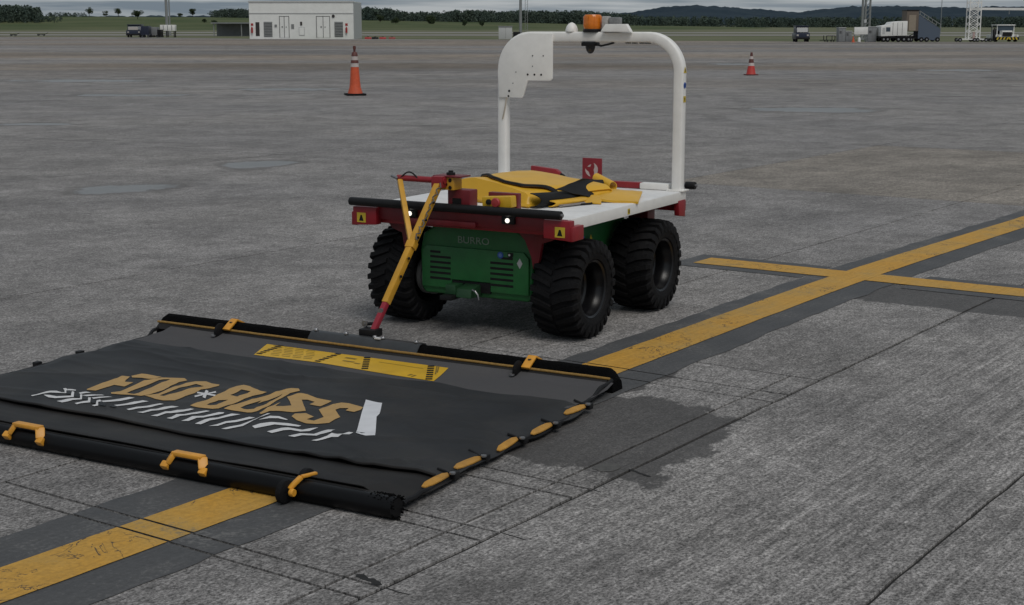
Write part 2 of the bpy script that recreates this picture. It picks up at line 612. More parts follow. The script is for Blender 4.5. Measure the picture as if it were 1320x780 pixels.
strips = []    # (t0, t1, [s breaks])
SA = [-3.0, 1.2, 2.905, 3.0, 3.468, 3.558, 3.978, 4.09, 5.525, 5.675, 6.0]
SB = [-3.0, 1.2, 8.6, 13.0, 18.5, 24, 30, 36, 42, 48]
strips += [(-2.69, -2.55, [-3.0, 2.905, 3.0, 3.468, 3.558, 3.978, 4.09, 5.525, 5.675, 6.0]),
           (-4.245, -2.69, SA), (-4.245, -2.55, [6.0, 13.0, 18.5, 24, 30, 36, 42, 48]), (-2.55, -1.40, SB), (-1.40, 3.4, SB)]
tt = 3.4
while tt < 14:
    strips.append((tt, tt + 5.4, SB))
    tt += 5.4
tt = -4.245
for wd in (2.95, 5.4, 5.4, 5.4, 5.4, 5.4, 5.4):
    strips.append((tt - wd, tt, [-3.0, 2.0, 13.0, 18.5, 24, 30, 36, 42, 48]))
    tt -= wd

def proj_y(P):
    d = P[1] * _c - (P[2] - CH) * _s
    if d < .2:
        return None
    return 660 + FPX * P[0] / d, 390 - FPX * (P[1] * _s + (P[2] - CH) * _c) / d

def jag(a, b, n, amp, seed):
    """points from a to b in s,t with a slightly ragged line"""
    return [(a[0] + (b[0] - a[0]) * i / n, a[1] + (b[1] - a[1]) * i / n + (amp * noise.noise(Vector((seed, (a[0] + (b[0] - a[0]) * i / n) * 6.0, 0))) if 0 < i < n else 0)) for i in range(n + 1)]

GAP = .0062
fil = MB()
for (t0, t1, sb) in strips:
    for s0, s1 in zip(sb[:-1], sb[1:]):
        vis = False
        for a in np.linspace(s0, s1, 7):
            for b in np.linspace(t0, t1, 7):
                q = proj_y(np.array([*st_xy(a, b), 0]))
                if q and -60 < q[0] < 1380 and 30 < q[1] < 830:
                    vis = True
        if not vis:
            continue
        gt0 = GAP * (1.1 if abs(t0 + 1.40) < .01 else 1.6 if abs(t0 + 2.55) < .01 else 1)
        n = max(2, int((s1 - s0) * 6)) if t0 > -6 and t1 < 4 and s0 < 12 else 2
        A = jag((s0 + GAP, t0 + gt0), (s1 - GAP, t0 + gt0), n, .011 if abs(t0 + 1.4) < .01 else .006, t0)
        B = jag((s0 + GAP, t1 - GAP), (s1 - GAP, t1 - GAP), n, .011 if abs(t1 + 1.4) < .01 else .006, t1)
        poly = A + B[::-1]
        mb = MB().prism(poly, lambda a, b, d: (*st_xy(a, b), d), -.035, 0.0)
        o = mb.build('concrete_slab', CONC, apron)
        k = 1 + random.uniform(-.05, .05)
        o.color = (k, k, k, 1)
        if abs(s0 - 13.0) < .01 and -8 < t0 < -4.0:
            o.color = (1.05, .99, .89, 1)
        fil.add([(*st_xy(s0, t0), -.007), (*st_xy(s1, t0), -.007), (*st_xy(s1, t1), -.007), (*st_xy(s0, t1), -.007)], [(0, 1, 2, 3)])
fil.build('joint_filler', FILLER, apron)

# saw cuts that run past the joints, and ragged cracks
def ribbon(name, pts, w0, m, z, parent, seed=0):
    L_, Rr = [], []
    n = len(pts)
    for i, p in enumerate(pts):
        a, b = np.array(pts[max(i - 1, 0)]), np.array(pts[min(i + 1, n - 1)])
        d = (b - a) / (np.linalg.norm(b - a) + 1e-9)
        nn = np.array([-d[1], d[0]])
        ww = w0 * (.55 + .9 * abs(noise.noise(Vector((i * .9, seed, 1.7))))) * (0.3 if i in (0, n - 1) else 1)
        L_.append(np.array(p) + nn * ww / 2)
        Rr.append(np.array(p) - nn * ww / 2)
    mb = MB().grid([[(*st_xy(*a), z), (*st_xy(*b), z)] for a, b in zip(L_, Rr)])
    return mb.build(name, m, parent)

def wig(a, b, n, amp, seed):
    r = []
    a, b = np.array(a, float), np.array(b, float)
    d = b - a
    nn = np.array([-d[1], d[0]]) / np.linalg.norm(d)
    for i in range(n + 1):
        f_ = i / n
        k = amp * noise.noise(Vector((seed * 3.1, f_ * n * .45, 0))) * (1 if 0 < i < n else 0)
        r.append(tuple(a + d * f_ + nn * k))
    return r

for i, (a, b, wd) in enumerate([((3.0, -2.55), (3.0, -2.45), .006), ((3.558, -2.55), (3.55, -2.44), .006), ((3.468, -2.69), (3.46, -2.56), .006),
                                ((4.09, -2.55), (4.08, -2.50), .005), ((5.675, -2.69), (5.66, -2.60), .005)]):
    ribbon('saw_cut', wig(a, b, 6, .006, i), wd, FILLER, .0012, apron, i)
for i, (a, b, wd, am) in enumerate([((3.035, -2.675), (3.010, -2.565), .030, .012), ((4.36, -2.56), (4.325, -2.45), .016, .010)]):
    ribbon('spall', wig(a, b, 9, am, i + 20), wd, FILLER, .0014, apron, i + 9)
ov = [(4.335 + .055 * math.cos(a) * (1 + .18 * noise.noise(Vector((math.cos(a) * 2, math.sin(a) * 2, 1)))), -2.635 + .045 * math.sin(a) * (1 + .25 * noise.noise(Vector((math.cos(a) * 2, math.sin(a) * 2, 5))))) for a in np.linspace(0, 2 * math.pi, 25)[:-1]]
MB().add([(*st_xy(a, b), .0018) for a, b in ov], [tuple(range(24))]).build('tar_patch', mat('tar patch', (.075, .073, .07), .8, vary=.2, scale=40), apron)

# painted lead-in line: dark border under yellow, broken at every joint it crosses
def t_mid(s):
    return -3.43 - .06 * math.exp(-((s - 8.5) / 3.0) ** 2) + max(0, s - 9) * .02

breaks = [-3.0, 1.2, 2.905, 3.0, 3.468, 3.558, 3.978, 4.09, 5.525, 5.675, 13.0, 18.5, 22]
for s0, s1 in zip(breaks[:-1], breaks[1:]):
    n = max(2, int((s1 - s0) * 14))
    for nm, m_, lo, hi, z, am in (('dark_border', PBLK, -.40, .36, .0025, .022), ('yellow_line', PYEL, -.115, .115, .0055, .0045)):
        rows = []
        for i in range(n + 1):
            s = s0 + GAP * .9 + (s1 - s0 - 1.8 * GAP) * i / n
            e1 = am * noise.noise(Vector((s * 5, 2.3, z * 900)))
            e2 = am * noise.noise(Vector((s * 5, 9.3, z * 900)))
            if nm == 'dark_border':
                kf = min(1, max(0, (s - 4.0) / 1.5))
                lo, hi = -.345 + .10 * kf, .315 - .015 * kf
            rows.append([(*st_xy(s, t_mid(s) + lo + e1), z), (*st_xy(s, t_mid(s) + hi + e2), z)])
        MB().grid(rows).build(nm, m_, apron)
# crossing bar
for nm, m_, t0, t1, lo, hi, z in (('dark_border', PBLK, -4.68, -3.75, 8.44, 8.94, .0028), ('dark_border', PBLK, -3.1, -1.2, 8.44, 8.94, .0028),
                                  ('yellow_line', PYEL, -4.56, -3.55, 8.56, 8.82, .0060), ('yellow_line', PYEL, -3.372, -1.2, 8.56, 8.82, .0060)):
    rows = []
    for i in range(25):
        t = t0 + (t1 - t0) * i / 24
        rows.append([(*st_xy(lo + .006 * noise.noise(Vector((t * 6, 1, z))), t), z), (*st_xy(hi + .006 * noise.noise(Vector((t * 6, 5, z))), t), z)])
    MB().grid(rows).build(nm, m_, apron)

# far taxiway strips in the grass
for i, (y0, y1, xl, xr) in enumerate([(205, 232, -300, 400), (262, 300, -300, 400)]):
    tw = MB().add([(xl, y0 + 20, -.03), (xr, y0 - 22, -.03), (xr, y1 - 22, -.03), (xl, y1 + 20, -.03)], [(0, 1, 2, 3)])
    tag(tw.build('taxiway', TAXI), kind='structure')

# grassy slope behind the airfield (left and middle)
def slope_h(x, y):
    k = min(1, max(0, (y - 400) / 240.0))
    k = k * k * (3 - 2 * k)
    px = 660 + x / y * FPX
    top = np.interp(px, [-300, 0, 60, 140, 250, 330, 470, 640, 800, 1000, 1100], [5.2, 4.8, 4.6, 4.6, 4.4, 4.0, 3.2, 2.4, 1.0, 0.0, -.3])
    return float(k * top) - .12 + .25 * k * noise.noise(Vector((x * .02, y * .02, 0)))
rows = []
for j in range(26):
    y = 395 + (680 - 395) * j / 25
    rows.append([(x, y, slope_h(x, y)) for x in np.linspace(-330, 160, 90)])
tag(MB().grid(rows).build('hillside', GRASS2, smooth=True), kind='structure')

# wooded hills on the horizon
def ridge(name, dist, depth, prof, m_, amp, seed, x0, x1, nx, ny):
    rows = []
    px = [p[0] for p in prof]
    py = [p[1] for p in prof]
    for j in range(ny):
        y = dist + depth * j / (ny - 1)
        k = math.sin(math.pi * .5 * min(1.0, j / (ny * .6)))
        row = []
        for x in np.linspace(x0, x1, nx):
            p = 660 + x / y * FPX
            top = (YH - np.interp(p, px, py)) / FPX * (dist + depth * .6) + CH
            hh = k * top - 2
            hh += k * amp * (noise.noise(Vector((x * .02, y * .02, seed))) + .8 * abs(noise.noise(Vector((x * .11, y * .11, seed)))))
            row.append((x, y, hh))
        rows.append(row)
    return tag(MB().grid(rows).build(name, m_, smooth=True), kind='structure')

ridge('hills', 1700, 900, [(-200, 24), (330, 22), (560, 21), (700, 20), (800, 18), (850, 12), (890, 8.5), (930, 9), (965, 12.5), (1015, 17.5), (1045, 15), (1072, 12), (1090, 8.5), (1150, 9.5), (1200, 12), (1260, 11), (1320, 10), (1500, 9)],
      HILLM, 5.0, 3.3, -760, 860, 420, 60)

# ------------------------------------------------------------------ foliage
def leaf_cloud(mb, c, rx, ry, rz, n, sz, rnd):
    for _ in range(n):
        while True:
            p = Vector((rnd.uniform(-1, 1), rnd.uniform(-1, 1), rnd.uniform(-1, 1)))
            if .25 < p.length < 1:
                break
        q = Vector((c[0] + p.x * rx, c[1] + p.y * ry, c[2] + p.z * rz))
        a = Vector((rnd.gauss(0, 1), rnd.gauss(0, 1), rnd.gauss(0, 1))).normalized()
        b = a.orthogonal().normalized()
        b = (Matrix.Rotation(rnd.uniform(0, 6.28), 3, a) @ b)
        d = a.cross(b)
        k = sz * rnd.uniform(.6, 1.3)
        mb.add([q - b * k, q + d * k * .6, q + b * k, q - d * k * .6], [(0, 1, 2, 3)])

def make_tree(loc, h, wd, label, seed, trunk_f=.35, group=None):
    rnd = random.Random(seed)
    t = empty('tree', loc, 0, label, 'tree', group)
    tr = MB()
    top = Vector((rnd.uniform(-.1, .1) * wd, 0, h * .75))
    tr.tube([(0, 0, -.3), (0, 0, h * trunk_f), top], .1, 7, radii=[.035 * h, .028 * h, .01 * h])
    for k in range(5):
        a = k * 1.3 + rnd.uniform(0, .5)
        z0 = h * trunk_f * rnd.uniform(.8, 1.2)
        tr.tube([(0, 0, z0), (math.cos(a) * wd * .22, math.sin(a) * wd * .22, z0 + h * .16), (math.cos(a) * wd * .36, math.sin(a) * wd * .36, z0 + h * .3)], .1, 5, radii=[.018 * h, .012 * h, .005 * h])
    tr.build('trunk', TRUNK, t)
    cr_ = MB()
    for k in range(13):
        a = rnd.uniform(0, 6.28)
        rr = rnd.uniform(0, .34) * wd
        zz = h * rnd.uniform(trunk_f + .12, .88)
        rad = rnd.uniform(.14, .24) * wd * (1.15 - abs(zz / h - .68))
        leaf_cloud(cr_, (math.cos(a) * rr, math.sin(a) * rr, zz), rad, rad, rad * .75, 130, .035 * wd, rnd)
    cr_.build('crown', LEAF, t)
    return t

def slope_pt(px, y):
    x = (px - 660) / FPX * y
    return (x, y, slope_h(x, y))

for i, (px, ytop, wpx, y, lab) in enumerate([
        (125, 9.5, 11, 620, 'slender dark tree on the green slope above the navy tractor'),
        (146, 14, 9, 620, 'small round bush on the slope crest left of the twin-crowned tree'),
        (162, 11.5, 12, 620, 'flat topped dark tree on the slope crest'),
        (186, 13.5, 17, 560, 'broad dark tree low on the slope directly above the dark carts'),
        (240, 18, 9, 620, 'low bush on the slope crest between the floodlight mast and white building'),
        (256, 12, 13, 620, 'leaning round tree on the crest between floodlight mast and white building'),
        (270, 26, 9, 520, 'small bush on the grass slope beside the white building'),
        (283, 28, 10, 500, 'squat bush at the foot of the slope near the white building'),
        (493, 19, 11, 560, 'dark tree on the slope just right of the white building'),
        (513, 23, 14, 540, 'wide dark bush on the slope behind the tall orange cone'),
        (557, 21, 22, 540, 'broad clump-like tree in the middle of the green slope'),
        (600, 26, 10, 500, 'small bush at the slope foot left of the robot gantry'),
        (622, 27, 9, 490, 'tiny bush at the slope foot beside the grey service units')]):
    p = slope_pt(px, y)
    h = (YH - ytop) / FPX * y + CH - p[2]
    make_tree(p, max(h, 1.2), wpx / FPX * y, lab, i + 3, .3 if h > 3 else .12)

def forest(name, spans, dist, label, seed, m_=LEAF2, base=None):
    rnd = random.Random(seed)
    mb = MB()
    for (p0, p1, prof, npx, hmin) in spans:
        xs = [q[0] for q in prof]
        ys = [q[1] for q in prof]
        for k in range(npx):
            px = rnd.uniform(p0, p1)
            y = dist + rnd.uniform(-12, 55)
            x = (px - 660) / FPX * y
            zb = slope_h(x, min(y, 679)) if base is None else base
            top = (YH - np.interp(px, xs, ys) - rnd.uniform(-2.2, 1.2)) / FPX * y + CH
            h = max(hmin, top - zb)
            wd = rnd.uniform(.55, .9) * min(h, 4.5)
            for q in range(4):
                f_ = q / 3
                leaf_cloud(mb, (x + rnd.uniform(-.3, .3) * wd, y + rnd.uniform(-.3, .3) * wd, zb + h * (.15 + .72 * f_)), wd * (.62 - .25 * f_), wd * .5, h * .2, 26, .13 * wd, rnd)
    o = mb.build(name, m_)
    return tag(o, label, 'wood', kind='stuff')

forest('wood', [(-60, 62, [(-60, 12), (0, 12), (15, 10), (40, 9.5), (62, 13)], 150, 2), (40, 90, [(40, 20), (62, 22), (90, 27)], 60, 1.2)], 520,
       'dark wood at the left end of the green slope', 5)
forest('wood', [(60, 122, [(60, 18), (122, 19)], 60, .8), (278, 330, [(278, 17), (295, 14.5), (330, 14)], 70, 2)], 625,
       'thin dark tree line along the slope crest beside the white building', 6)
forest('wood', [(455, 760, [(455, 13), (480, 12), (505, 14), (520, 18), (560, 18), (600, 16), (650, 17), (700, 16.5), (740, 17), (760, 16)], 420, 2)], 628,
       'continuous dark wood on the slope crest behind the robot gantry', 7)
forest('wood', [(740, 1340, [(740, 17), (770, 17), (800, 20), (840, 23), (900, 24), (1000, 25), (1150, 24), (1340, 24)], 560, 2)], 720,
       'low dark tree line at the foot of the wooded hills', 8, base=-.3)

# =================================================================== VEHICLE FRAME THINGS
def frame_thing(name, off, label, cat):
    """an Empty standing at off=(u,v,z) of the vehicle frame; shapes are given in that frame"""
    P = C0 + U * off[0] + V * off[1] + Z * off[2]
    e = empty(name, tuple(P), YAW + math.pi, label, cat)
    def B(mb, nm, m, parent=None, **kw):
        mb.v = [(a - off[0], b - off[1], c - off[2]) for a, b, c in mb.v]
        return mb.build(nm, m, parent or e, **kw)
    return e, B

ROT_Y = Matrix.Rotation(-math.pi / 2, 4, 'X')     # lathe axis -> +v
ROT_X = Matrix.Rotation(math.pi / 2, 4, 'Y')      # lathe axis -> +u

def T(u, v, z):
    return Matrix.Translation((u, v, z))

robot, RB = frame_thing('cargo_robot', (0, 0, 0), 'green and red four wheeled cargo robot with white flatbed and white gantry arch', 'robot vehicle')
ZD = .632
# deck
RB(MB().lim(-.73, .72, -.597, .597, .582, ZD), 'deck', DECKW, bevel=.006)
deck_lip = RB(MB().lim(-.71, .70, .5975, .6025, .575, .630), 'side_trim', WHITE, bevel=.002)
RB(MB().lim(-.71, .70, -.6025, -.5975, .575, .630), 'side_trim', WHITE, bevel=.002)
st_ = RB(MB().lim(.035, .062, .6028, .6042, .583, .612), 'warning_sticker', SIGY)
RB(MB().lim(.043, .054, .6043, .6050, .589, .606), 'symbol', BLACKP, st_)
# gantry arch of square tube
pth = []
RC, GW, GZ = .19, .553, 1.478
for k in range(3):
    pth.append((-.68, -GW, ZD + (GZ - RC - ZD) * k / 3))
for k in range(13):
    a = math.pi - (math.pi / 2) * k / 12
    pth.append((-.68, -GW + RC + RC * math.cos(a), GZ - RC + RC * math.sin(a)))
for k in range(13):
    a = math.pi / 2 - (math.pi / 2) * k / 12
    pth.append((-.68, GW + .012 - RC + RC * math.cos(a), GZ - RC + RC * math.sin(a)))
for k in range(1, 4):
    pth.append((-.68, GW + .012, (GZ - RC) - (GZ - RC - ZD) * k / 3))
vs_, fs = [], []
hw = .029
prof = [(-hw, -hw + .009), (-hw + .003, -hw + .003), (-hw + .009, -hw), (hw - .009, -hw), (hw - .003, -hw + .003), (hw, -hw + .009), (hw, hw - .009), (hw - .003, hw - .003), (hw - .009, hw), (-hw + .009, hw), (-hw + .003, hw - .003), (-hw, hw - .009)]
k_ = len(pth)
for i, p in enumerate(pth):
    d = (Vector(pth[min(i + 1, k_ - 1)]) - Vector(pth[max(i - 1, 0)])).normalized()
    nrm = Vector((1, 0, 0)).cross(d)
    for a, b in prof:
        vs_.append(Vector(p) + Vector((a, 0, 0)) + nrm * b)
np_ = len(prof)
for i in range(k_ - 1):
    for j in range(np_):
        fs.append((i * np_ + j, i * np_ + (j + 1) % np_, (i + 1) * np_ + (j + 1) % np_, (i + 1) * np_ + j))
gantry = RB(MB().add(vs_, fs), 'gantry', WHITE, smooth=True)
# foot plates
for v in (-GW, GW + .012):
    RB(MB().lim(-.725, -.635, v - .05, v + .05, ZD, ZD + .008), 'foot_plate', WHITE, gantry, bevel=.002)
# gusset panel in the upper corner
gp = [(-.565, 1.127), (-.412, 1.127), (-.402, 1.135), (-.372, 1.228), (-.225, 1.228), (-.212, 1.240), (-.212, 1.495), (-.36, 1.498), (-.42, 1.487), (-.49, 1.455), (-.54, 1.400), (-.565, 1.33), (-.572, 1.28)]
gus = RB(MB().prism(gp, lambda a, b, d: (d, a, b), -.652, -.640), 'gusset_panel', WHITE, gantry, bevel=.002)
for (v, z, r) in [(-.372, 1.262, .006), (-.327, 1.262, .006), (-.283, 1.262, .006), (-.45, 1.275, .003), (-.47, 1.21, .003), (-.34, 1.37, .004), (-.27, 1.37, .004), (-.34, 1.31, .003), (-.495, 1.165, .007), (-.50, 1.135, .006)]:
    RB(MB().lathe([(r, 0), (r, .002)], T(-.6405, v, z) @ ROT_X, 10), 'bolt_hole', BLACKP, gus)
cbl = [(-.645, -.515, 1.13), (-.64, -.525, 1.06), (-.648, -.545, 1.0)]
RB(MB().tube(cbl, .004, 6), 'cable', mat('brown cable', (.42, .37, .30), .6), gantry, smooth=True)
# things on top of the arch
TZ = GZ + hw
RB(MB().lathe([(.036, 0), (.036, .012), (.030, .03), (.018, .045), (.004, .052), (0, .052)], T(-.68, -.108, TZ), 20), 'antenna_dome', WHITE, smooth=True)
bea = RB(MB().lathe([(.056, 0), (.056, .012), (.052, .016)], T(-.68, .025, TZ), 24), 'beacon', BLACKP, smooth=True)
RB(MB().lathe([(.050, .016), (.052, .03), (.052, .084), (.044, .095), (.0, .097)], T(-.68, .025, TZ), 24), 'orange_lens', ORANGE, bea, smooth=True)
for k in range(10):
    a = k * math.pi / 5
    RB(MB().box((-.68 + .0525 * math.cos(a), .025 + .0525 * math.sin(a), TZ + .055), (.003, .003, .06), Matrix.Rotation(a, 3, 'Z')), 'lens_rib', ORANGE, bea)
cm = RB(MB().lim(-.712, -.652, .088, .205, TZ, TZ + .014), 'clear_strobe', BLACKP, bevel=.003)
RB(MB().lim(-.708, -.656, .092, .128, TZ + .015, TZ + .086), 'strobe_lens', CLEAR, cm, bevel=.006)
RB(MB().lim(-.700, -.662, .134, .200, TZ + .015, TZ + .080), 'strobe_lens', mat('smoked lens', (.20, .20, .20), .15, vary=.2, scale=60), cm, bevel=.006)
wbx = [(.105, TZ), (.290, TZ), (.283, TZ + .012), (.262, TZ + .043), (.135, TZ + .043), (.112, TZ + .012)]
RB(MB().prism(wbx, lambda a, b, d: (d, a, b), -.650, -.615), 'receiver_box', WHITE, bevel=.003)
# camera under the arch
cz = GZ - hw
cmr = RB(MB().lim(-.715, -.645, -.03, .055, cz - .022, cz), 'camera', BLACKP, bevel=.004)
RB(MB().lathe([(.028, 0), (.028, -.012), (.022, -.03), (.012, -.042), (0, -.045)], T(-.68, .012, cz - .02), 18), 'camera_dome', mat('smoked dome', (.02, .02, .022), .12), cmr, smooth=True)
RB(MB().tube([(-.665, .05, cz - .012), (-.66, .09, cz - .02), (-.66, .13, cz - .012), (-.66, .17, cz - .002)], .006, 6), 'camera_cable', BLACKP, cmr, smooth=True)
for v in (.24, .28, .325, .36):
    RB(MB().lim(-.69, -.66, v, v + .022, cz - .006, cz - .0005), 'bolt_head', BLACKP, gantry)
# stickers on the post side
for z, m_, kind in ((1.30, SIGY, 't'), (1.217, BLUE, 'c'), (1.141, SIGY, 's')):
    vv = GW + .012 + hw + .0008
    if kind == 'c':
        o = MB().lathe([(.017, 0), (.017, .001)], T(-.68, vv, z) @ ROT_Y, 18)
    elif kind == 't':
        o = MB().prism([(-.70, z - .015), (-.66, z - .015), (-.68, z + .019)], lambda a, b, d: (a, d, b), vv, vv + .001)
    else:
        o = MB().lim(-.696, -.664, vv, vv + .001, z - .017, z + .017)
    o = RB(o, 'sticker', m_, gantry)
    RB(MB().lim(-.683, -.677, vv + .0012, vv + .002, z - .008, z + .008), 'symbol', BLACKP, gantry)

# bumper rollers with end caps
for u, v0, v1 in ((.772, -.637, .585), (-.775, .575, .632)):
    r_ = RB(MB().lathe([(.0205, 0), (.0215, .004), (.0215, v1 - v0 - .004), (.0205, v1 - v0)], T(u, v0, .655) @ ROT_Y, 18), 'bumper_roller', BLACKP, smooth=True)
    RB(MB().lathe([(.009, 0), (.009, v1 - v0 + .02)], T(u, v0 - .01, .655) @ ROT_Y, 10), 'roller_axle', STEEL, r_, smooth=True)
# red under-frame
RB(MB().lim(.7215, .738, -.598, .598, .568, .630), 'front_plate', REDD, bevel=.003)
fr = RB(MB().lim(.655, .715, -.598, .598, .546, .581), 'front_beam', RED, bevel=.004)
RB(MB().lim(-.725, -.665, -.598, .598, .520, .580), 'rear_beam', RED, bevel=.004)
for sgn in (-1, 1):
    RB(MB().bar((.655, sgn * .40, .545), (-.665, sgn * .40, .545), .045, .05), 'long_beam', REDD, bevel=.003)
    RB(MB().prism([(sgn * .485, .630), (sgn * .628, .628), (sgn * .628, .532), (sgn * .485, .540)], lambda a, b, d: (d, a, b), .717, .765), 'corner_bracket', RED, bevel=.004)
    RB(MB().lim(.640, .7605, sgn * .606, sgn * .640, .530, .600), 'bracket_side', RED, bevel=.004)
    s1 = RB(MB().lim(.7655, .7668, sgn * .575 - .027, sgn * .575 + .027, .548, .598), 'warning_sticker', SIGY)
    RB(MB().prism([(sgn * .575 - .014, .556), (sgn * .575 + .014, .556), (sgn * .575 + .004, .586), (sgn * .575 - .004, .586)], lambda a, b, d: (d, a, b), .7670, .7678), 'symbol', BLACKP, s1)
    # slanted leg plate down to the axle block
    RB(MB().prism([(sgn * .27, .544), (sgn * .50, .544), (sgn * .47, .510), (sgn * .41, .49), (sgn * .395, .40), (sgn * .362, .36), (sgn * .350, .42), (sgn * .315, .50)], lambda a, b, d: (d, a, b), .615, .640), 'leg_plate', REDD, bevel=.003)
    RB(MB().prism([(-.70, .585), (-.60, .585), (-.615, .50), (-.70, .488)], lambda a, b, d: (a, d, b), sgn * .575, sgn * .606), 'rear_bracket', RED, bevel=.004)
    RB(MB().lim(-.70, -.60, sgn * .30, sgn * .42, .42, .52), 'axle_block', REDD, bevel=.004)
RB(MB().lim(.7385, .756, -.30, .10, .560, .588), 'hitch_channel', REDD, bevel=.006)
# lamps
for v in (-.281, .285):
    hs = RB(MB().lim(.7385, .760, v - .035, v + .035, .592, .632), 'lamp_housing', BLACKP, bevel=.004)
    RB(MB().lathe([(.0115, 0), (.0115, .004), (.007, .008), (0, .009)], T(.7605, v, .611) @ ROT_X, 16), 'headlamp', LAMP, hs, smooth=True)

# green body
GF = .585
fp = [(-.325, .20), (-.305, .178), (.305, .178), (.325, .20), (.335, .40), (.315, .490), (.22, .550), (-.22, .550), (-.315, .490), (-.335, .40)]
body = RB(MB().prism(fp, lambda a, b, d: (d, a, b), -.52, GF), 'chassis_body', GREEN, bevel=.016, seg=3)
cov = RB(MB().prism([(-.315, .215), (-.135, .215), (-.135, .262), (.095, .262), (.095, .215), (.315, .215), (.315, .40), (.285, .43), (-.285, .43), (-.315, .40)], lambda a, b, d: (d, a, b), GF + .0005, GF + .016), 'front_cover', GREEN, body, bevel=.005)
def bvz(px, py):
    q = on_plane(px, py, 0, GF + .017)
    return q[1], q[2]
for ys, x0, x1, xs0, xs1 in (((324, 330.5, 337.5, 344.3, 351, 358), 554.6, 580.8, 554.6, 567.5), ((333, 339, 346, 353, 360, 367.5), 632, 661.5, 646, 661)):
    for k, yy in enumerate(ys):
        a, b = (xs0, xs1) if k == 0 else (x0, x1)
        v0, z0 = bvz(a, yy - (x1 - a) * .0)
        v1, z1 = bvz(b, yy + (b - a) * .05)
        RB(MB().lim(GF + .012, GF + .0174, v0, v1, (z0 + z1) / 2 - .006, (z0 + z1) / 2 + .006), 'vent_slot', BLACKP, cov)  # raised black bars; their colour stands in for the shade inside recessed slots
RB(MB().lim(GF - .06, GF + .012, -.133, .093, .205, .258), 'hitch_recess', BLACKP, body)
hb = RB(MB().prism([(GF, .25), (GF + .10, .235), (GF + .11, .19), (GF, .185)], lambda a, b, d: (a, d, b), -.055, .035), 'hitch_receiver', GREEND, bevel=.006)
RB(MB().lim(GF + .05, GF + .15, -.125, -.056, .178, .202), 'hitch_plate', BLACKP, hb, bevel=.003)
RB(MB().lim(GF + .03, GF + .11, -.115, -.0555, .203, .252), 'hitch_bracket', GREEND, hb, bevel=.004)
RB(MB().tube([(GF + .10, .040 + .012 * 0, .235), (GF + .115, .065, .232), (GF + .118, .082, .215), (GF + .115, .085, .19)], .005, 8), 'hitch_pin', STEEL, hb, smooth=True)
text_mesh('BURRO', .050, .0018, mat('raised green letters', (.20, .27, .21), .5), 'lettering', cov, Matrix.Translation((GF + .0015, -.012, .468)) @ Matrix(((0, 0, 1, 0), (1, 0, 0, 0), (0, 1, 0, 0), (0, 0, 0, 1))) @ Matrix.Scale(1.15, 4, (1, 0, 0)))
v_, z_ = bvz(645, 319)
bs = RB(MB().lathe([(.017, 0), (.017, .0015)], T(GF + .0165, v_, min(z_, .41)) @ ROT_X, 20), 'round_sticker', BLUE, cov)
RB(MB().lathe([(.010, 0), (.010, .001)], T(GF + .0182, v_, min(z_, .41)) @ ROT_X, 16), 'sticker_ring', mat('sticker pale blue', (.12, .22, .5), .5), bs)
v_ = bvz(658, 320)[0]
sh = RB(MB().prism([(v_ - .016, .426), (v_ + .016, .426), (v_ + .016, .408), (v_, .392), (v_ - .016, .408)], lambda a, b, d: (d, a, b), GF + .0165, GF + .018), 'shield_sticker', BLACKP, cov)
RB(MB().lathe([(.006, 0), (.006, .001)], T(GF + .0182, v_ - .006, .414) @ ROT_X, 12), 'symbol', PWHITE, sh)
v_, z_ = bvz(670, 340)
RB(MB().prism([(v_ - .016, z_), (v_, z_ + .026), (v_ + .016, z_), (v_, z_ - .026)], lambda a, b, d: (d, a, b), GF + .0165, GF + .0185), 'diamond_sticker', BGREY, cov)
ssid = RB(MB().prism([(-.06, .40), (0, .40), (-.03, .45)], lambda a, b, d: (a, d, b), .346, .348), 'side_warning', SIGY, body)
RB(MB().lim(.045, .085, .346, .348, .415, .45), 'side_symbol', BLUE, body)
RB(MB().lim(-.50, .50, -.20, .20, .552, .575), 'electronics_tray', GREEND, bevel=.004)

# wheels
def tyre_mesh():
    mb = MB()
    pr = [(.143, -.098), (.152, -.116), (.172, -.122), (.200, -.124), (.220, -.113), (.234, -.085), (.238, -.04), (.238, .04), (.234, .085), (.220, .113), (.200, .124), (.172, .122), (.152, .116), (.143, .098), (.138, .07), (.138, -.07)]
    n = 44
    k = len(pr)
    vs_, fs = [], []
    for (r, hgt) in pr:
        for j in range(n):
            a = 2 * math.pi * j / n
            vs_.append((r * math.cos(a), hgt, r * math.sin(a)))
    for i in range(k):
        for j in range(n):
            fs.append((i * n + j, i * n + (j + 1) % n, ((i + 1) % k) * n + (j + 1) % n, ((i + 1) % k) * n + j))
    mb.add(vs_, fs)
    NL = 26
    for side in (-1, 1):
        for q in range(NL):
            a0 = 2 * math.pi * (q + (.5 if side > 0 else 0)) / NL
            for (y0, y1, da0, da1, r0, r1, w0, w1) in ((.006, .062, -.02, .075, .250, .250, .027, .029), (.062, .116, .075, .130, .250, .244, .029, .034), (.116, .128, .130, .136, .244, .216, .034, .028)):
                vv = []
                for (yy, da, rr, ww) in ((y0, da0, r0, w0), (y1, da1, r1, w1)):
                    a = a0 + da
                    c, s = math.cos(a), math.sin(a)
                    for (rad, tg) in ((rr - .032, -ww / 2), (rr, -ww * .40), (rr, ww * .40), (rr - .032, ww / 2)):
                        vv.append((c * rad - s * tg, side * yy, s * rad + c * tg))
                mb.add(vv, [(0, 1, 2, 3), (4, 7, 6, 5), (0, 4, 5, 1), (1, 5, 6, 2), (2, 6, 7, 3), (3, 7, 4, 0)])
    return mb

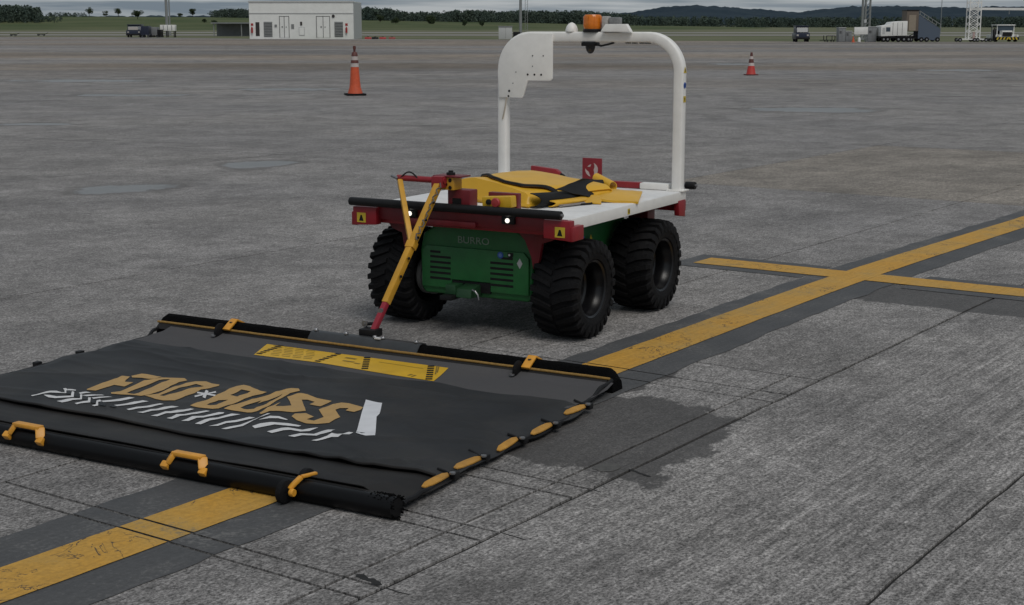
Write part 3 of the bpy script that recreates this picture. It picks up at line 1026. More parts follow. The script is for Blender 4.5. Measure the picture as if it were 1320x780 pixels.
WR = .25
whl = None
for (u, sg) in ((.440, 1), (-.425, 1), (.440, -1), (-.425, -1)):
    if whl is None:
        hub = MB().lathe([(.085, -.165), (.105, -.160), (.105, -.150), (.090, -.148), (.090, -.143), (.105, -.141), (.105, -.132), (.090, -.130), (.090, -.125), (.105, -.123), (.105, -.10), (.06, -.05)], ROT_Y, 26).build('wheel', mat('cast hub', (.26, .26, .255), .5, metal=.2, vary=.15), robot, smooth=True)
        whl = hub
        tyre_mesh().build('tyre', BLACKR, hub)
        rim = MB().lathe([(.143, .098), (.149, .106), (.146, .110), (.136, .104), (.132, .080), (.126, .070), (.121, .045), (.121, .012), (.112, .004), (.085, .004), (.080, .010), (.076, .022), (.060, .022), (.055, .030), (.030, .032), (.0, .032)], ROT_Y, 36, False).build('rim', RIMB, hub, smooth=True)
        for k in range(5):
            a = k * 2 * math.pi / 5
            MB().lathe([(.008, 0), (.008, .012)], T(.045 * math.cos(a), .022, .045 * math.sin(a)) @ ROT_Y, 8).build('wheel_nut', RIMB, hub)
        MB().lathe([(.140, -.09), (.130, -.03), (.120, .0)], ROT_Y, 30, False).build('rim_back', RIMB, hub, smooth=True)
        o = hub
    else:
        o = copy_tree(whl, robot)
    o.location = (u, sg * .485, WR)
    o.rotation_euler = (0, R(random.uniform(0, 50)), 0 if sg > 0 else math.pi)
    RB(MB().lathe([(.03, 0), (.03, .16)], T(u, sg * .33 - (.16 if sg < 0 else 0) + 0, WR) @ ROT_Y, 14), 'axle_stub', STEEL, smooth=True)

# controls at the front of the deck
tilt = Matrix.Rotation(R(4), 3, 'X')
es = RB(MB().box((.715, .213, .694), (.055, .165, .056), tilt), 'emergency_stop_box', YLAB, bevel=.006)
RB(MB().lathe([(.010, 0), (.010, .012), (.022, .014), (.024, .026), (.020, .032), (0, .034)], T(.743, .222, .695) @ ROT_X, 20), 'stop_button', REDS, es, smooth=True)
RB(MB().lathe([(.014, 0), (.014, .010), (.006, .012), (0, .012)], T(.743, .172, .694) @ ROT_X, 16), 'key_switch', BLACKP, es, smooth=True)
RB(MB().lim(.650, .687, .135, .300, .634, .735), 'stop_box_bracket', REDD, bevel=.003)
RB(MB().lim(.650, .730, -.075, .052, .634, .742), 'hitch_block', REDD, bevel=.005)
RB(MB().lim(.7305, .7325, -.045, .005, .665, .700), 'hitch_label', BLACKP)
mechb = RB(MB().lim(.690, .770, -.122, -.015, .7425, .806), 'hitch_latch', YARM, bevel=.004)
for (v, z) in ((-.100, .755), (-.100, .788), (-.060, .770), (-.035, .792), (-.035, .755)):
    RB(MB().lathe([(.010, 0), (.010, .0015)], T(.7702, v, z) @ ROT_X, 10), 'latch_hole', BLACKP, mechb)
RB(MB().lim(.680, .780, -.130, .03, .8065, .814), 'latch_plate', REDD, mechb, bevel=.002)
RB(MB().lathe([(.022, 0), (.022, .012), (.012, .014), (.012, .022), (0, .022)], T(.73, -.055, .8145), 12), 'latch_knob', BLACKP, mechb, smooth=True)
# red panels standing at the rear of the deck
RB(MB().prism([(-.310, .634), (-.130, .634), (-.112, .665), (-.125, .712), (-.150, .728), (-.310, .742)], lambda a, b, d: (d, a, b), -.60, -.565), 'tail_lamp_box', RED, bevel=.004)
RB(MB().tube([(-.58, -.12, .70), (-.575, -.098, .692), (-.57, -.092, .665), (-.57, -.095, .634)], .009, 8), 'tail_lamp_cable', BLACKP, smooth=True)
lp = RB(MB().lim(-.605, -.590, .012, .132, .634, .800), 'logo_plate', mat('red plate', (.20, .012, .022), .4, vary=.08), bevel=.003)
def crescent(a0, a1, r0, r1, cx, cz_, shift):
    pts = []
    for k in range(13):
        a = a0 + (a1 - a0) * k / 12
        pts.append((cx + r1 * math.cos(a), cz_ + r1 * math.sin(a)))
    for k in range(12, -1, -1):
        a = a0 + (a1 - a0) * k / 12
        f_ = math.sin(math.pi * k / 12)
        pts.append((cx + (r1 - (r1 - r0) * f_ - .001) * math.cos(a), cz_ + (r1 - (r1 - r0) * f_ - .001) * math.sin(a)))
    return pts
for a0, a1, r0, r1 in ((R(-75), R(70), .014, .040), (R(95), R(150), .020, .030), (R(175), R(260), .024, .040)):
    RB(MB().prism(crescent(a0, a1, r0, r1, .072, .735, 0), lambda a, b, d: (d, a, b), -.5898, -.5885), 'emblem', mat('plate emblem', (.42, .34, .33), .5), lp)
RB(MB().lim(-.70, -.66, .15, .34, .634, .668), 'tail_strip', RED, bevel=.004)
RB(MB().lim(-.715, -.650, .345, .515, .634, .668), 'tail_box', WHITE, bevel=.005)
RB(MB().lathe([(.004, -.002), (.004, .02)], T(-.60, -.49, ZD), 8), 'deck_hook_post', STEEL)
hk = [(-.60, -.49 + .022 * math.cos(a), .672 + .022 * math.sin(a)) for a in np.linspace(0, 2 * math.pi, 14)]
RB(MB().tube(hk, .004, 6), 'deck_ring', WHITE, smooth=True)

# ------------------------------------------------------------------ tow bar (Y shaped arm between robot and mat)
towbar, TB = frame_thing('tow_bar', (1.30, -.12, 0), 'yellow and red Y shaped tow arm linking the robot to the black mat', 'tow bar')
pA = Vector((.800, -.085, .770))
pB = Vector((1.335, -.125, .110))
def on_beam(f_):
    return pA + (pB - pA) * f_
TB(MB().bar(on_beam(0), on_beam(.80), .033, .034), 'main_arm', YARM, bevel=.004)
pj = on_beam(.415)
pl_ = Vector((.800, -.312, .780))
TB(MB().bar(pl_, pj + (pl_ - pj).normalized() * .022, .026, .026), 'side_brace', YARM, bevel=.004)
TB(MB().box(pj, (.040, .048, .040), Matrix.Rotation(R(50), 3, 'Y')), 'joint_clamp', YARM, bevel=.005)
TB(MB().tube([pl_ + Vector((-.012, -.02, .012)), (.790, -.05, .790)], .0155, 14), 'cross_tube', RED, smooth=True)
TB(MB().lim(.765, .815, -.118, -.056, .755, .812), 'upper_knuckle', RED, bevel=.005)
lw = TB(MB().bar(on_beam(.785), on_beam(.985), .027, .027), 'lower_link', mat('bright red paint', (.26, .015, .03), .4, vary=.1, dirt=.1), bevel=.004)
TB(MB().lathe([(.013, 0), (.013, .014)], T(*on_beam(.845)) @ ROT_X @ T(0, 0, .010), 10), 'bolt', STEEL, lw, smooth=True)
TB(MB().lathe([(.016, 0), (.016, .012), (.006, .012), (.006, .016)], T(1.30, -.185, .150) @ ROT_X, 12), 'bolt', STEEL, lw, smooth=True)
TB(MB().tube([(1.30, -.185, .148), on_beam(.93)], .008, 8), 'cross_pin', BLACKP, lw, smooth=True)
TB(MB().lim(1.290, 1.36, -.185, -.095, .098, .135), 'foot_clevis', BLACKP, bevel=.005)
# loop of cable at the top and the wire that runs down the arm
lo_ = [(.80, -.325 + .05 * k / 10 * 2 + .02, .795 + .030 * math.sin(math.pi * k / 10)) for k in range(11)]
TB(MB().tube(lo_, .004, 6), 'cable_loop', BLACKP, smooth=True)
TB(MB().tube([pl_ + Vector((0, -.05, .022)), pl_ + Vector((0, -.012, .010))], .008, 10), 'pin_head', STEEL, smooth=True)
wr = [on_beam(.02 + .38 * k / 24) + Vector((.018, .030 + .010 * math.sin(k * 1.9), .020 + .006 * math.cos(k * 2.3))) for k in range(25)]
TB(MB().tube(wr, .0038, 6), 'cable', mat('grey cable', (.10, .09, .08), .6), smooth=True)
for f_ in (.12, .24, .36, .5, .62):
    p = on_beam(f_)
    TB(MB().lathe([(.007, 0), (.007, .006)], T(p.x + .010, p.y + .021, p.z) @ ROT_Y, 8), 'bolt', BLACKP)

# ------------------------------------------------------------------ folded yellow bag on the deck
bag, GB = frame_thing('folded_bag', (.05, .05, ZD), 'folded yellow vinyl cover with black edging lying on the white flatbed', 'folded cover')
FA, FB_, FC, FD = np.array([.31, -.29]), np.array([.44, .225]), np.array([-.20, .40]), np.array([-.33, -.31])
def bag_xy(a, b):      # a: 0 front..1 back ; b: 0 left..1 right
    return (FA * (1 - a) + FD * a) * (1 - b) + (FB_ * (1 - a) + FC * a) * b
def bag_h(a, b):
    core = np.interp(b, [0, .25, .5, .75, 1], [.108, .124, .116, .098, .074]) * (1 - .20 * a)
    ed = min(a * 1.6, 1 - a) * 2
    eb = min(b, 1 - b) * 2
    e_ = min(1, min(ed * 8.5, eb * 5.0))
    e_ = math.sqrt(max(0, 1 - (1 - e_) ** 2))
    wv = .006 * noise.noise(Vector((a * 3.2, b * 2.4, 3))) + .003 * math.sin(a * 7 + b * 5)
    return (core + wv) * (.30 + .70 * e_)
def bag_sheet(a0, a1, b0, b1, off, na=36, nb=44, fa=None):
    rows = []
    for i in range(na + 1):
        row = []
        for j in range(nb + 1):
            a = a0 + (a1 - a0) * i / na
            b = b0 + (b1 - b0) * j / nb
            q = bag_xy(a, b)
            row.append((q[0], q[1], ZD + bag_h(a, b) + off))
        rows.append(row)
    return rows
low = MB()
top_rows = bag_sheet(0, 1, 0, 1, 0)
low.grid(top_rows)
rim_ = [top_rows[0][j] for j in range(45)] + [top_rows[i][44] for i in range(1, 37)] + [top_rows[36][j] for j in range(43, -1, -1)] + [top_rows[i][0] for i in range(35, 0, -1)]
bot = [(x + (.05 - x) * .02, y + (.05 - y) * .02, ZD + .001) for x, y, z in rim_]
n_ = len(rim_)
mid_ = [((x - .05) * 1.018 + .05, (y - .05) * 1.018 + .05, ZD + (z - ZD) * .5) for x, y, z in rim_]
low.add(rim_ + mid_ + bot, [(i, (i + 1) % n_, n_ + (i + 1) % n_, n_ + i) for i in range(n_)] + [(n_ + i, n_ + (i + 1) % n_, 2 * n_ + (i + 1) % n_, 2 * n_ + i) for i in range(n_)])
lowo = GB(low, 'lower_fold', YBAG, smooth=True)
# upper flap lying over the back of the bundle with its black edging
def flap_a(b):
    return np.interp(b, [0, .2, .4, .6, .8, 1], [.42, .26, .12, .075, .11, .34])
rows = []
for j in range(45):
    b = .02 + .97 * j / 44
    r_ = []
    for i in range(25):
        a = flap_a(b) + (1.0 - flap_a(b)) * i / 24
        q = bag_xy(a, b)
        r_.append((q[0], q[1], ZD + bag_h(a, b) + .014 + .006 * noise.noise(Vector((a * 4, b * 4, 8)))))
    rows.append(r_)
upo = GB(MB().grid(rows), 'upper_flap', YBAG, smooth=True, solid=.006)
ed = []
for j in range(45):
    b = .02 + .97 * j / 44
    r_ = []
    for da, dz in ((-.010, .010), (-.004, .0205), (.022, .0212)):
        a = flap_a(b) + da
        q = bag_xy(a, b)
        r_.append((q[0], q[1], ZD + bag_h(a, b) + dz + .006 * noise.noise(Vector((a * 4, b * 4, 8)))))
    ed.append(r_)
GB(MB().grid(ed), 'black_edging', STRAPB, upo, smooth=True, solid=.003)
# turned-back end at the right: black lining, pale hem, inner fold
def fold_end(name, u0, u1, v0, dv, z0, hgt, m_, wob, n=20, parent=None):
    rows = []
    for i in range(n + 1):
        f_ = i / n
        u = u0 + (u1 - u0) * f_
        row = []
        for j in range(11):
            a = -math.pi / 2 + math.pi * j / 10
            row.append((u + .008 * math.sin(j * .9 + f_ * 3), v0 + wob * math.sin(f_ * 2.6) + dv * math.cos(a), z0 + hgt * (.5 + .5 * math.sin(a)) * (1 - .25 * f_)))
        rows.append(row)
    return GB(MB().grid(rows), name, m_, parent, smooth=True, solid=.005)
fold_end('black_lining', .435, .03, .235, .060, ZD + .003, .076, STRAPB, .05)
fold_end('inner_fold', .365, .02, .300, .040, ZD + .004, .036, YBAG, .05)
fold_end('pale_hem', .330, .08, .335, .030, ZD + .002, .014, mat('pale lining', (.22, .20, .19), .7), .04)
def patch(name, corners, m_, thick, bulge, n=16, seed=0):
    """soft four-cornered sheet; corners given as (px, py, z)"""
    A, B_, C_, D_ = [on_z(*c) for c in corners]
    rows = []
    for i in range(n + 1):
        row = []
        for j in range(n + 1):
            f_, g_ = i / n, j / n
            q = (A * (1 - f_) + D_ * f_) * (1 - g_) + (B_ * (1 - f_) + C_ * f_) * g_
            z = q[2] + bulge * math.sin(math.pi * f_) * math.sin(math.pi * g_) + .004 * noise.noise(Vector((f_ * 3, g_ * 3, seed)))
            row.append((q[0], q[1], max(z, ZD + .004)))
        rows.append(row)
    return GB(MB().grid(rows), name, m_, smooth=True, solid=thick)
patch('side_flap', [(760, 256, .654), (783, 243, .668), (828, 246.5, .658), (823, 260, .640)], YBAG, .012, .012)
patch('black_band', [(716, 244, .722), (752, 230.5, .745), (782, 232, .700), (762, 254, .658)], STRAPB, .004, .010)
patch('under_flap', [(738, 260, .645), (752, 249, .662), (776, 252, .662), (775, 262, .640)], YBAG, .006, .008)
ra, rb = on_z(769, 230, .705), on_z(790, 241, .672)
sw = []
for i in range(13):
    f_ = i / 12
    q = ra + (rb - ra) * f_
    sw.append([(q[0] + .032 * math.cos(a), q[1] - .010 * math.cos(a), q[2] + .030 * math.sin(a)) for a in np.linspace(-.7, 4.2, 14)])
GB(MB().grid(sw), 'curled_strap', YBAG, smooth=True, solid=.004)
GB(MB().tube([(.20, .40, ZD + .005), (.14, .43, ZD + .006), (.06, .42, ZD + .006), (-.02, .45, ZD + .006)], .006, 6), 'cord', STRAPB, smooth=True)

# ------------------------------------------------------------------ sweeping mat
mo = (2.25, -.05, 0)
smat, SB_ = frame_thing('sweeping_mat', mo, 'wide black towed sweeping mat with ochre lettering lying flat on the concrete', 'sweeping mat')
VL, VR = -1.30, 1.235

def edge_fac(v, vl=VL, vr=VR):
    return min(1.0, max(0.0, min(v - vl, vr - v) / .10))

def zs(u, v):
    """top of the main sheet"""
    e = edge_fac(v)
    n1 = noise.noise(Vector((u * 2.1 + v * .5, v * .8, .3)))
    n2 = noise.noise(Vector((u * 6.5 + v * 1.3, v * 1.6, 4.3)))
    rd = max(0, 1 - abs(noise.noise(Vector((u * 3.6 + v * .9, v * .9, 9.1)))) * 7)
    rd2 = max(0, 1 - abs(noise.noise(Vector((u * 5.0 - v * 1.2, v * 1.3, 2.1)))) * 9)
    pr = 1 - .62 * min(1, max(0, (u - 2.05) / .15)) * min(1, max(0, (1.0 - abs(v + .35)) / .15))
    z = .046 + pr * (.010 * n1 + .005 * n2 + .011 * rd + .006 * rd2)
    return .012 + (z - .012) * (.35 + .65 * e)

_sm = sorted([(float(q[1]), float(q[0])) for q in (on_z(px, py, .045) for px, py in ((-150, 487), (-60, 502), (5, 514), (60, 525), (130, 536), (240, 559), (330, 576), (400, 588), (470, 600), (575, 611), (640, 618)))])
def seam_u(v):      # where the main sheet ends over the rear sheet
    return float(np.interp(v, [a for a, b in _sm], [b for a, b in _sm])) + .006 * noise.noise(Vector((v * 5, 0, 5)))

def front_u(v):
    return 1.79 + .012 * noise.noise(Vector((v * 2.5, 3, 0)))

def sheet_rows(fu0, fu1, vl, vr, zf, nu, nv, rag=.018, seed=0):
    rows = []
    for i in range(nu + 1):
        row = []
        for j in range(nv + 1):
            g_ = j / nv
            k = i / nu
            v = vl + (vr - vl) * g_
            wgt = abs(2 * g_ - 1) ** 8
            u = fu0(v) + (fu1(v) - fu0(v)) * k
            vv = v + wgt * rag * noise.noise(Vector((u * 4.5, seed + (3 if g_ > .5 else 0), 0)))
            row.append((u, vv, zf(u, v)))
        rows.append(row)
    return rows

# woven mesh at the front
SB_(MB().grid(sheet_rows(lambda v: 1.44, lambda v: 1.86, VL + .02, VR - .05, lambda u, v: .034 + .004 * noise.noise(Vector((u * 4, v * 2, 7))) + max(0, 1.5 - u) * .25, 24, 90, 0)), 'front_mesh', MESHM, smooth=True, solid=.003)
main = SB_(MB().grid(sheet_rows(front_u, seam_u, VL, VR, zs, 110, 220, .05, 1)), 'main_sheet', SHEET, smooth=True, solid=.003)
def zr(u, v):
    k = min(1, max(0, (u - 2.74) / .45))
    e = edge_fac(v)
    return .012 + (.018 + .052 * k * k + .007 * noise.noise(Vector((u * 5, v * 1.4, 11))) + .004 * noise.noise(Vector((u * 12, v * 3, 2)))) * (.4 + .6 * e)
SB_(MB().grid(sheet_rows(lambda v: 2.73, lambda v: 3.205, VL + .01, VR + .015, zr, 40, 160, .03, 2)), 'rear_sheet', SHEET2, smooth=True, solid=.003)
# hem roll along the seam
SB_(MB().tube([(seam_u(v), v, zs(seam_u(v), v) + .0005) for v in np.linspace(VL + .03, VR - .04, 110)], .0055, 7), 'seam_hem', SHEET2, main, smooth=True)

# front bar: brush strip, tube, amber piping
FL, FR = -1.395, 1.175
bar_p = [(1.325, .004), (1.335, .070), (1.350, .094), (1.375, .100), (1.398, .094), (1.418, .072), (1.424, .050), (1.424, .006)]
rows = []
for k in range(121):
    v = FL + (FR - FL) * k / 120
    wv = .003 * noise.noise(Vector((v * 14, 1, 1)))
    kz = 1 - .45 * max(0, 1 - min(v - FL, FR - v) / .05) ** 2
    rows.append([(u, v, (z + wv * (z > .03)) * kz) for u, z in bar_p])
fb = MB().grid(rows)
fb.add(rows[0], [tuple(range(8))]).add(rows[-1], [tuple(range(8))])
bar = SB_(fb, 'front_bar', BRUSH, smooth=True)
SB_(MB().tube([(1.432, v, .0665 + .0015 * noise.noise(Vector((v * 9, 2, 2)))) for v in np.linspace(FL + .02, FR - .01, 90)], .0062, 8), 'amber_piping', mat('dull amber cord', (.26, .15, .035), .7, vary=.2, scale=80), bar, smooth=True)
SB_(MB().grid([[(1.434, v, .058), (1.448, v, .044), (1.462, v, .036)] for v in np.linspace(FL + .03, FR - .02, 40)]), 'piping_flap', SHEET2, bar, smooth=True, solid=.003)
# grey steel plate over the middle of the bar with bolts
pl0 = [(1.332, .080), (1.350, .102), (1.376, .1085), (1.402, .102), (1.424, .078), (1.430, .062)]
plate = SB_(MB().grid([[(u, v, z) for u, z in pl0] for v in np.linspace(-.435, .185, 12)]), 'hitch_plate', DSTEEL, smooth=True, solid=.004)
for v in (-.415, -.24, -.075, -.030, .155):
    SB_(MB().lathe([(.011, 0), (.011, .006), (.008, .010), (0, .011)], T(1.372 + .012, v, .108), 10), 'bolt', STEEL, plate, smooth=True)
SB_(MB().lim(1.385, 1.405, -.065, -.035, .1065, .112), 'plate_tag', PWHITE, plate)

def draped(mb_poly, name, m_, lift=.003, holes=(), parent=None, step=.035, zf=zs):
    """a flat print following the sheet: polygon in (u,v) -> fine triangles on the sheet"""
    rings = [[Vector((a, b, 0)) for a, b in mb_poly]] + [[Vector((a, b, 0)) for a, b in h] for h in holes]
    tris = tessellate_polygon(rings)
    flat = [p for r in rings for p in r]
    bm = bmesh.new()
    vs2 = [bm.verts.new(p) for p in flat]
    for t in tris:
        try:
            bm.faces.new([vs2[i] for i in t])
        except ValueError:
            pass
    for _ in range(6):
        es_ = [e for e in bm.edges if e.calc_length() > step]
        if not es_:
            break
        bmesh.ops.subdivide_edges(bm, edges=es_, cuts=1, use_grid_fill=False)
        bmesh.ops.triangulate(bm, faces=bm.faces[:])
    mb = MB()
    bm.verts.ensure_lookup_table()
    idx = {v: i for i, v in enumerate(bm.verts)}
    vv = [(v.co.x, v.co.y, zf(v.co.x, v.co.y) + lift) for v in bm.verts]
    ff = [tuple(idx[v] for v in f.verts) for f in bm.faces]
    bm.free()
    mb.add(vv, ff)
    o = SB_(mb, name, m_, parent, smooth=True)
    return o

def drop(px, py, zf=zs):
    z = .05
    for _ in range(24):
        q = on_z(px, py, z)
        z += .35 * (zf(q[0], q[1]) - z)
    return (q[0], q[1])

CR = {1: (105, 475, 13.0), 2: (185, 475, 13.0), 3: (245, 485, 13.0), 4: (325, 490, 8.667), 5: (30, 490, 13.0), 6: (130, 500, 11.82), 7: (220, 515, 11.82), 8: (250, 460, 5.077)}
def P(k, *pts):
    ox, oy, s = CR[k]
    return [drop(ox + a / s, oy + b / s) for a, b in pts]

# ochre letters F O D * B O S S
letters = [
    (P(1, (90, 355), (350, 250), (610, 165), (680, 130), (815, 145), (740, 205), (730, 232), (870, 240), (720, 312), (550, 284), (240, 380), (95, 370)), []),
    (P(1, (838, 132), (1010, 95), (1180, 120), (1345, 150), (1210, 182), (1130, 183), (1010, 165), (850, 160)), []),
    (P(1, (495, 410), (650, 392), (860, 300), (1050, 208), (1200, 186), (1350, 160), (1730, 172), (1775, 210), (1640, 236), (1500, 298), (1380, 368), (1140, 445), (1000, 468), (800, 450), (660, 445), (500, 432)),
     [P(1, (760, 420), (900, 360), (1060, 305), (1240, 228), (1370, 192), (1490, 188), (1430, 218), (1270, 278), (1080, 362), (960, 418), (880, 437))]),
    (P(2, (20, 462), (250, 432), (470, 330), (720, 250), (870, 225), (1050, 225), (1140, 260), (1275, 280), (1260, 302), (1100, 342), (960, 362), (850, 425), (700, 472), (520, 545), (330, 546), (200, 520), (100, 486)),
     [P(2, (270, 460), (480, 380), (720, 310), (880, 268), (1015, 307), (940, 322), (800, 335), (640, 390), (430, 442), (340, 472))]),
    (P(3, (0, 500), (60, 470), (300, 400), (520, 290), (780, 175), (900, 153), (1000, 175), (1180, 255), (1285, 275), (1210, 305), (1050, 338), (870, 408), (800, 442), (620, 498), (480, 548), (370, 556), (130, 532)),
     [P(3, (670, 325), (860, 230), (1015, 262), (960, 295), (830, 330), (790, 350)), P(3, (280, 487), (480, 412), (640, 404), (520, 455), (440, 490), (340, 497))]),
    (P(3, (565, 552), (700, 492), (1000, 407)) + P(4, (0, 217), (200, 167), (330, 120), (440, 95), (520, 100), (535, 125), (470, 140), (380, 180), (270, 237), (170, 302), (60, 352), (0, 368)) + P(3, (960, 618), (850, 602), (700, 580)),
     [P(3, (845, 535), (1000, 475), (1200, 415)) + P(4, (60, 270), (180, 232), (345, 158), (300, 195), (160, 272), (20, 328)) + P(3, (960, 566), (900, 558))]),
    (P(4, (80, 375), (200, 300), (320, 255), (260, 297), (440, 290), (420, 240), (390, 192), (540, 150), (620, 165), (720, 205), (890, 240), (760, 300), (640, 277), (700, 250), (620, 225), (555, 225), (600, 350), (450, 365), (300, 350), (200, 350), (100, 386)), []),
    (P(4, (440, 410), (480, 380), (600, 375), (690, 415), (610, 445), (690, 460), (800, 420), (745, 335), (900, 275), (1000, 257), (1080, 265), (1240, 310), (1210, 340), (1140, 362), (1045, 345), (1080, 320), (980, 320), (930, 337), (985, 420), (930, 442), (860, 485), (720, 497), (600, 490), (500, 455)), []),
]
for poly, holes in letters:
    draped(poly, 'letter', GOLD, .0026, holes, main)
for a, b in (((900, 412), (1205, 462)), ((858, 478), (1215, 402)), ((1068, 378), (1012, 500))):
    dx, dy = b[0] - a[0], b[1] - a[1]
    L_ = math.hypot(dx, dy)
    wd = 26 if abs(dx) < 100 else 13
    nx, ny = -dy / L_ * wd, dx / L_ * wd
    draped(P(2, (a[0] + nx, a[1] + ny), (b[0] + nx, b[1] + ny), (b[0] - nx, b[1] - ny), (a[0] - nx, a[1] - ny)), 'star_stroke', PWHITE, .0022 + wd * 2e-5, (), main)
white = [
    P(4, (70, 450), (200, 405), (300, 410), (400, 447), (380, 452), (290, 432), (190, 432)),
    P(4, (0, 520), (90, 490), (210, 475), (400, 488), (550, 515), (520, 526), (400, 516), (250, 502), (150, 522), (30, 545)),
    P(4, (165, 580), (330, 540), (400, 535), (560, 562), (650, 545), (740, 535), (640, 576), (540, 582), (430, 562), (350, 567), (220, 598)),
    P(4, (400, 630), (540, 600), (690, 608), (850, 560), (930, 560), (880, 582), (720, 627), (560, 622), (470, 642)),
    P(4, (660, 680), (840, 628), (950, 612), (1080, 585), (1130, 592), (960, 642), (820, 662), (720, 686)),
    P(7, (770, 455), (900, 422), (1060, 393), (1290, 315)) + P(4, (170, 378), (205, 380), (60, 430)) + P(7, (1100, 412), (850, 462)),
    P(7, (580, 412), (700, 388), (830, 343), (1000, 322), (1200, 273), (1290, 285), (1000, 352), (850, 367), (720, 410)),
    P(7, (370, 378), (520, 313), (600, 293), (720, 283), (930, 223), (1065, 235), (880, 268), (720, 307), (600, 327), (460, 387)),
    P(7, (160, 335), (330, 263), (500, 258), (730, 203), (820, 205), (800, 224), (500, 282), (400, 287), (270, 337)),
    P(6, (1000, 470), (1080, 450)) + P(7, (90, 233), (210, 233), (400, 198), (540, 176), (600, 185), (400, 227), (250, 247), (150, 257), (20, 307)) + P(6, (1060, 480)),
    P(6, (760, 432), (870, 408), (980, 368), (1064, 366)) + P(7, (200, 163), (300, 145), (360, 155), (200, 192), (0, 217)) + P(6, (1000, 394), (860, 442)),
    P(6, (550, 378), (640, 368), (760, 333), (850, 328), (1080, 283), (1190, 295), (1050, 317), (880, 350), (780, 357), (640, 392)),
    P(6, (390, 332), (540, 298), (700, 283), (900, 245), (960, 255), (760, 302), (560, 322), (430, 349)),
    P(6, (200, 270), (380, 248), (640, 198), (730, 215), (500, 257), (330, 277), (250, 287)),
    P(6, (0, 206), (200, 188), (430, 148), (515, 160), (300, 207), (40, 224)),
    P(5, (130, 265), (320, 218), (450, 188), (560, 188), (640, 213), (695, 213), (690, 175), (665, 150), (710, 143), (745, 160), (720, 228), (560, 222), (450, 217), (330, 237), (150, 277)),
    P(5, (340, 253), (440, 258), (560, 280), (800, 270), (815, 195), (855, 205), (845, 292), (700, 302), (540, 312), (420, 297)),
    P(5, (560, 360), (640, 348), (820, 313), (955, 313), (950, 250), (990, 250), (982, 332), (830, 342), (650, 384)),
    P(5, (860, 395), (940, 378), (1085, 353), (1088, 300), (1132, 300), (1122, 382), (960, 397), (900, 414)),
    P(5, (1150, 430), (1215, 418), (1230, 348), (1290, 338), (1310, 365), (1255, 372), (1255, 435), (1190, 447)),
    P(5, (750, 158), (885, 172), (880, 186), (745, 178)),
    P(5, (930, 222), (1060, 203), (1140, 222), (960, 242)),
    P(1, (0, 458), (340, 448), (390, 460), (100, 474)),
    P(1, (170, 498), (450, 478), (520, 488), (200, 517)),
]
for poly in white:
    draped(poly, 'white_stripe', PWHITE, .0026, (), main)
for poly in (P(5, (720, 185), (800, 190), (800, 245), (725, 240)), P(5, (860, 230), (945, 240), (940, 300), (855, 290)), P(5, (1000, 275), (1085, 290), (1080, 345), (995, 335)), P(5, (1140, 325), (1225, 345), (1220, 400), (1135, 390)),
             P(1, (310, 570), (415, 585), (405, 640), (300, 630)), P(1, (480, 620), (590, 640), (570, 665), (470, 645))):
    draped(poly, 'black_square', TUBEB, .0034, (), main)
draped(P(8, (1125, 283), (1232, 305), (1215, 375), (1195, 395), (1185, 520), (1060, 500), (1090, 400)), 'white_patch', PATCH, .0022, (), main)

# yellow instruction label on the mesh, with its stitched bands and small print
def zm(u, v):
    return .034 + .004 * noise.noise(Vector((u * 4, v * 2, 7)))
def PL(*pts):
    return [drop(300 + a / 4.4, 400 + b / 4.4, zm) for a, b in pts]
lab = draped(PL((215, 182), (600, 205), (920, 255), (1245, 313), (1140, 408), (900, 372), (470, 300), (120, 258)), 'instruction_label', YLAB, .0050, (), None, .05, zm)
def band(p0, p1, w_, nm, m_, lift):
    a, b = np.array(PL(p0)[0]), np.array(PL(p1)[0])
    d = (b - a) / np.linalg.norm(b - a)
    n2 = np.array([-d[1], d[0]]) * w_ / 2
    draped([tuple(a + n2), tuple(b + n2), tuple(b - n2), tuple(a - n2)], nm, m_, lift, (), lab, .06, zm)
for p0, p1 in (((325, 188), (140, 256)), ((672, 228), (470, 300)), ((772, 235), (748, 344)), ((1130, 295), (1112, 404))):
    a, b = np.array(p0, float), np.array(p1, float)
    for k in range(9):
        q0, q1 = a + (b - a) * (k + .12) / 9, a + (b - a) * (k + .68) / 9
        band(tuple(q0), tuple(q1), .030, 'band_stitch', STRAPB, .0066)
random.seed(3)
for k in range(7):
    x0 = 235 + k * 14 + random.uniform(-8, 8)
    y0 = 205 + k * 9
    for q in range(4):
        xa = x0 + q * 62
        if xa > 480 - k * 8 + 120:
            break
        band((xa - k * 16, y0 + (xa - x0) * .10), (xa + 48 - k * 16, y0 + (xa + 48 - x0) * .10), .006, 'print_line', mat('label print', (.20, .13, .02), .6), .0060)
for (x0, y0, x1, y1, w_) in ((640, 275, 700, 284, .02), (625, 292, 690, 301, .015), (700, 245, 725, 248, .02), (690, 306, 720, 311, .012), (1000, 372, 1012, 374, .03), (1020, 378, 1032, 380, .03), (1160, 315, 1150, 370, .006), (1170, 322, 1160, 360, .006), (830, 300, 1080, 338, .004), (840, 275, 1090, 312, .004)):
    band((x0, y0), (x1, y1), w_, 'print_line', mat('label print'  , (.20, .13, .02), .6), .0062)

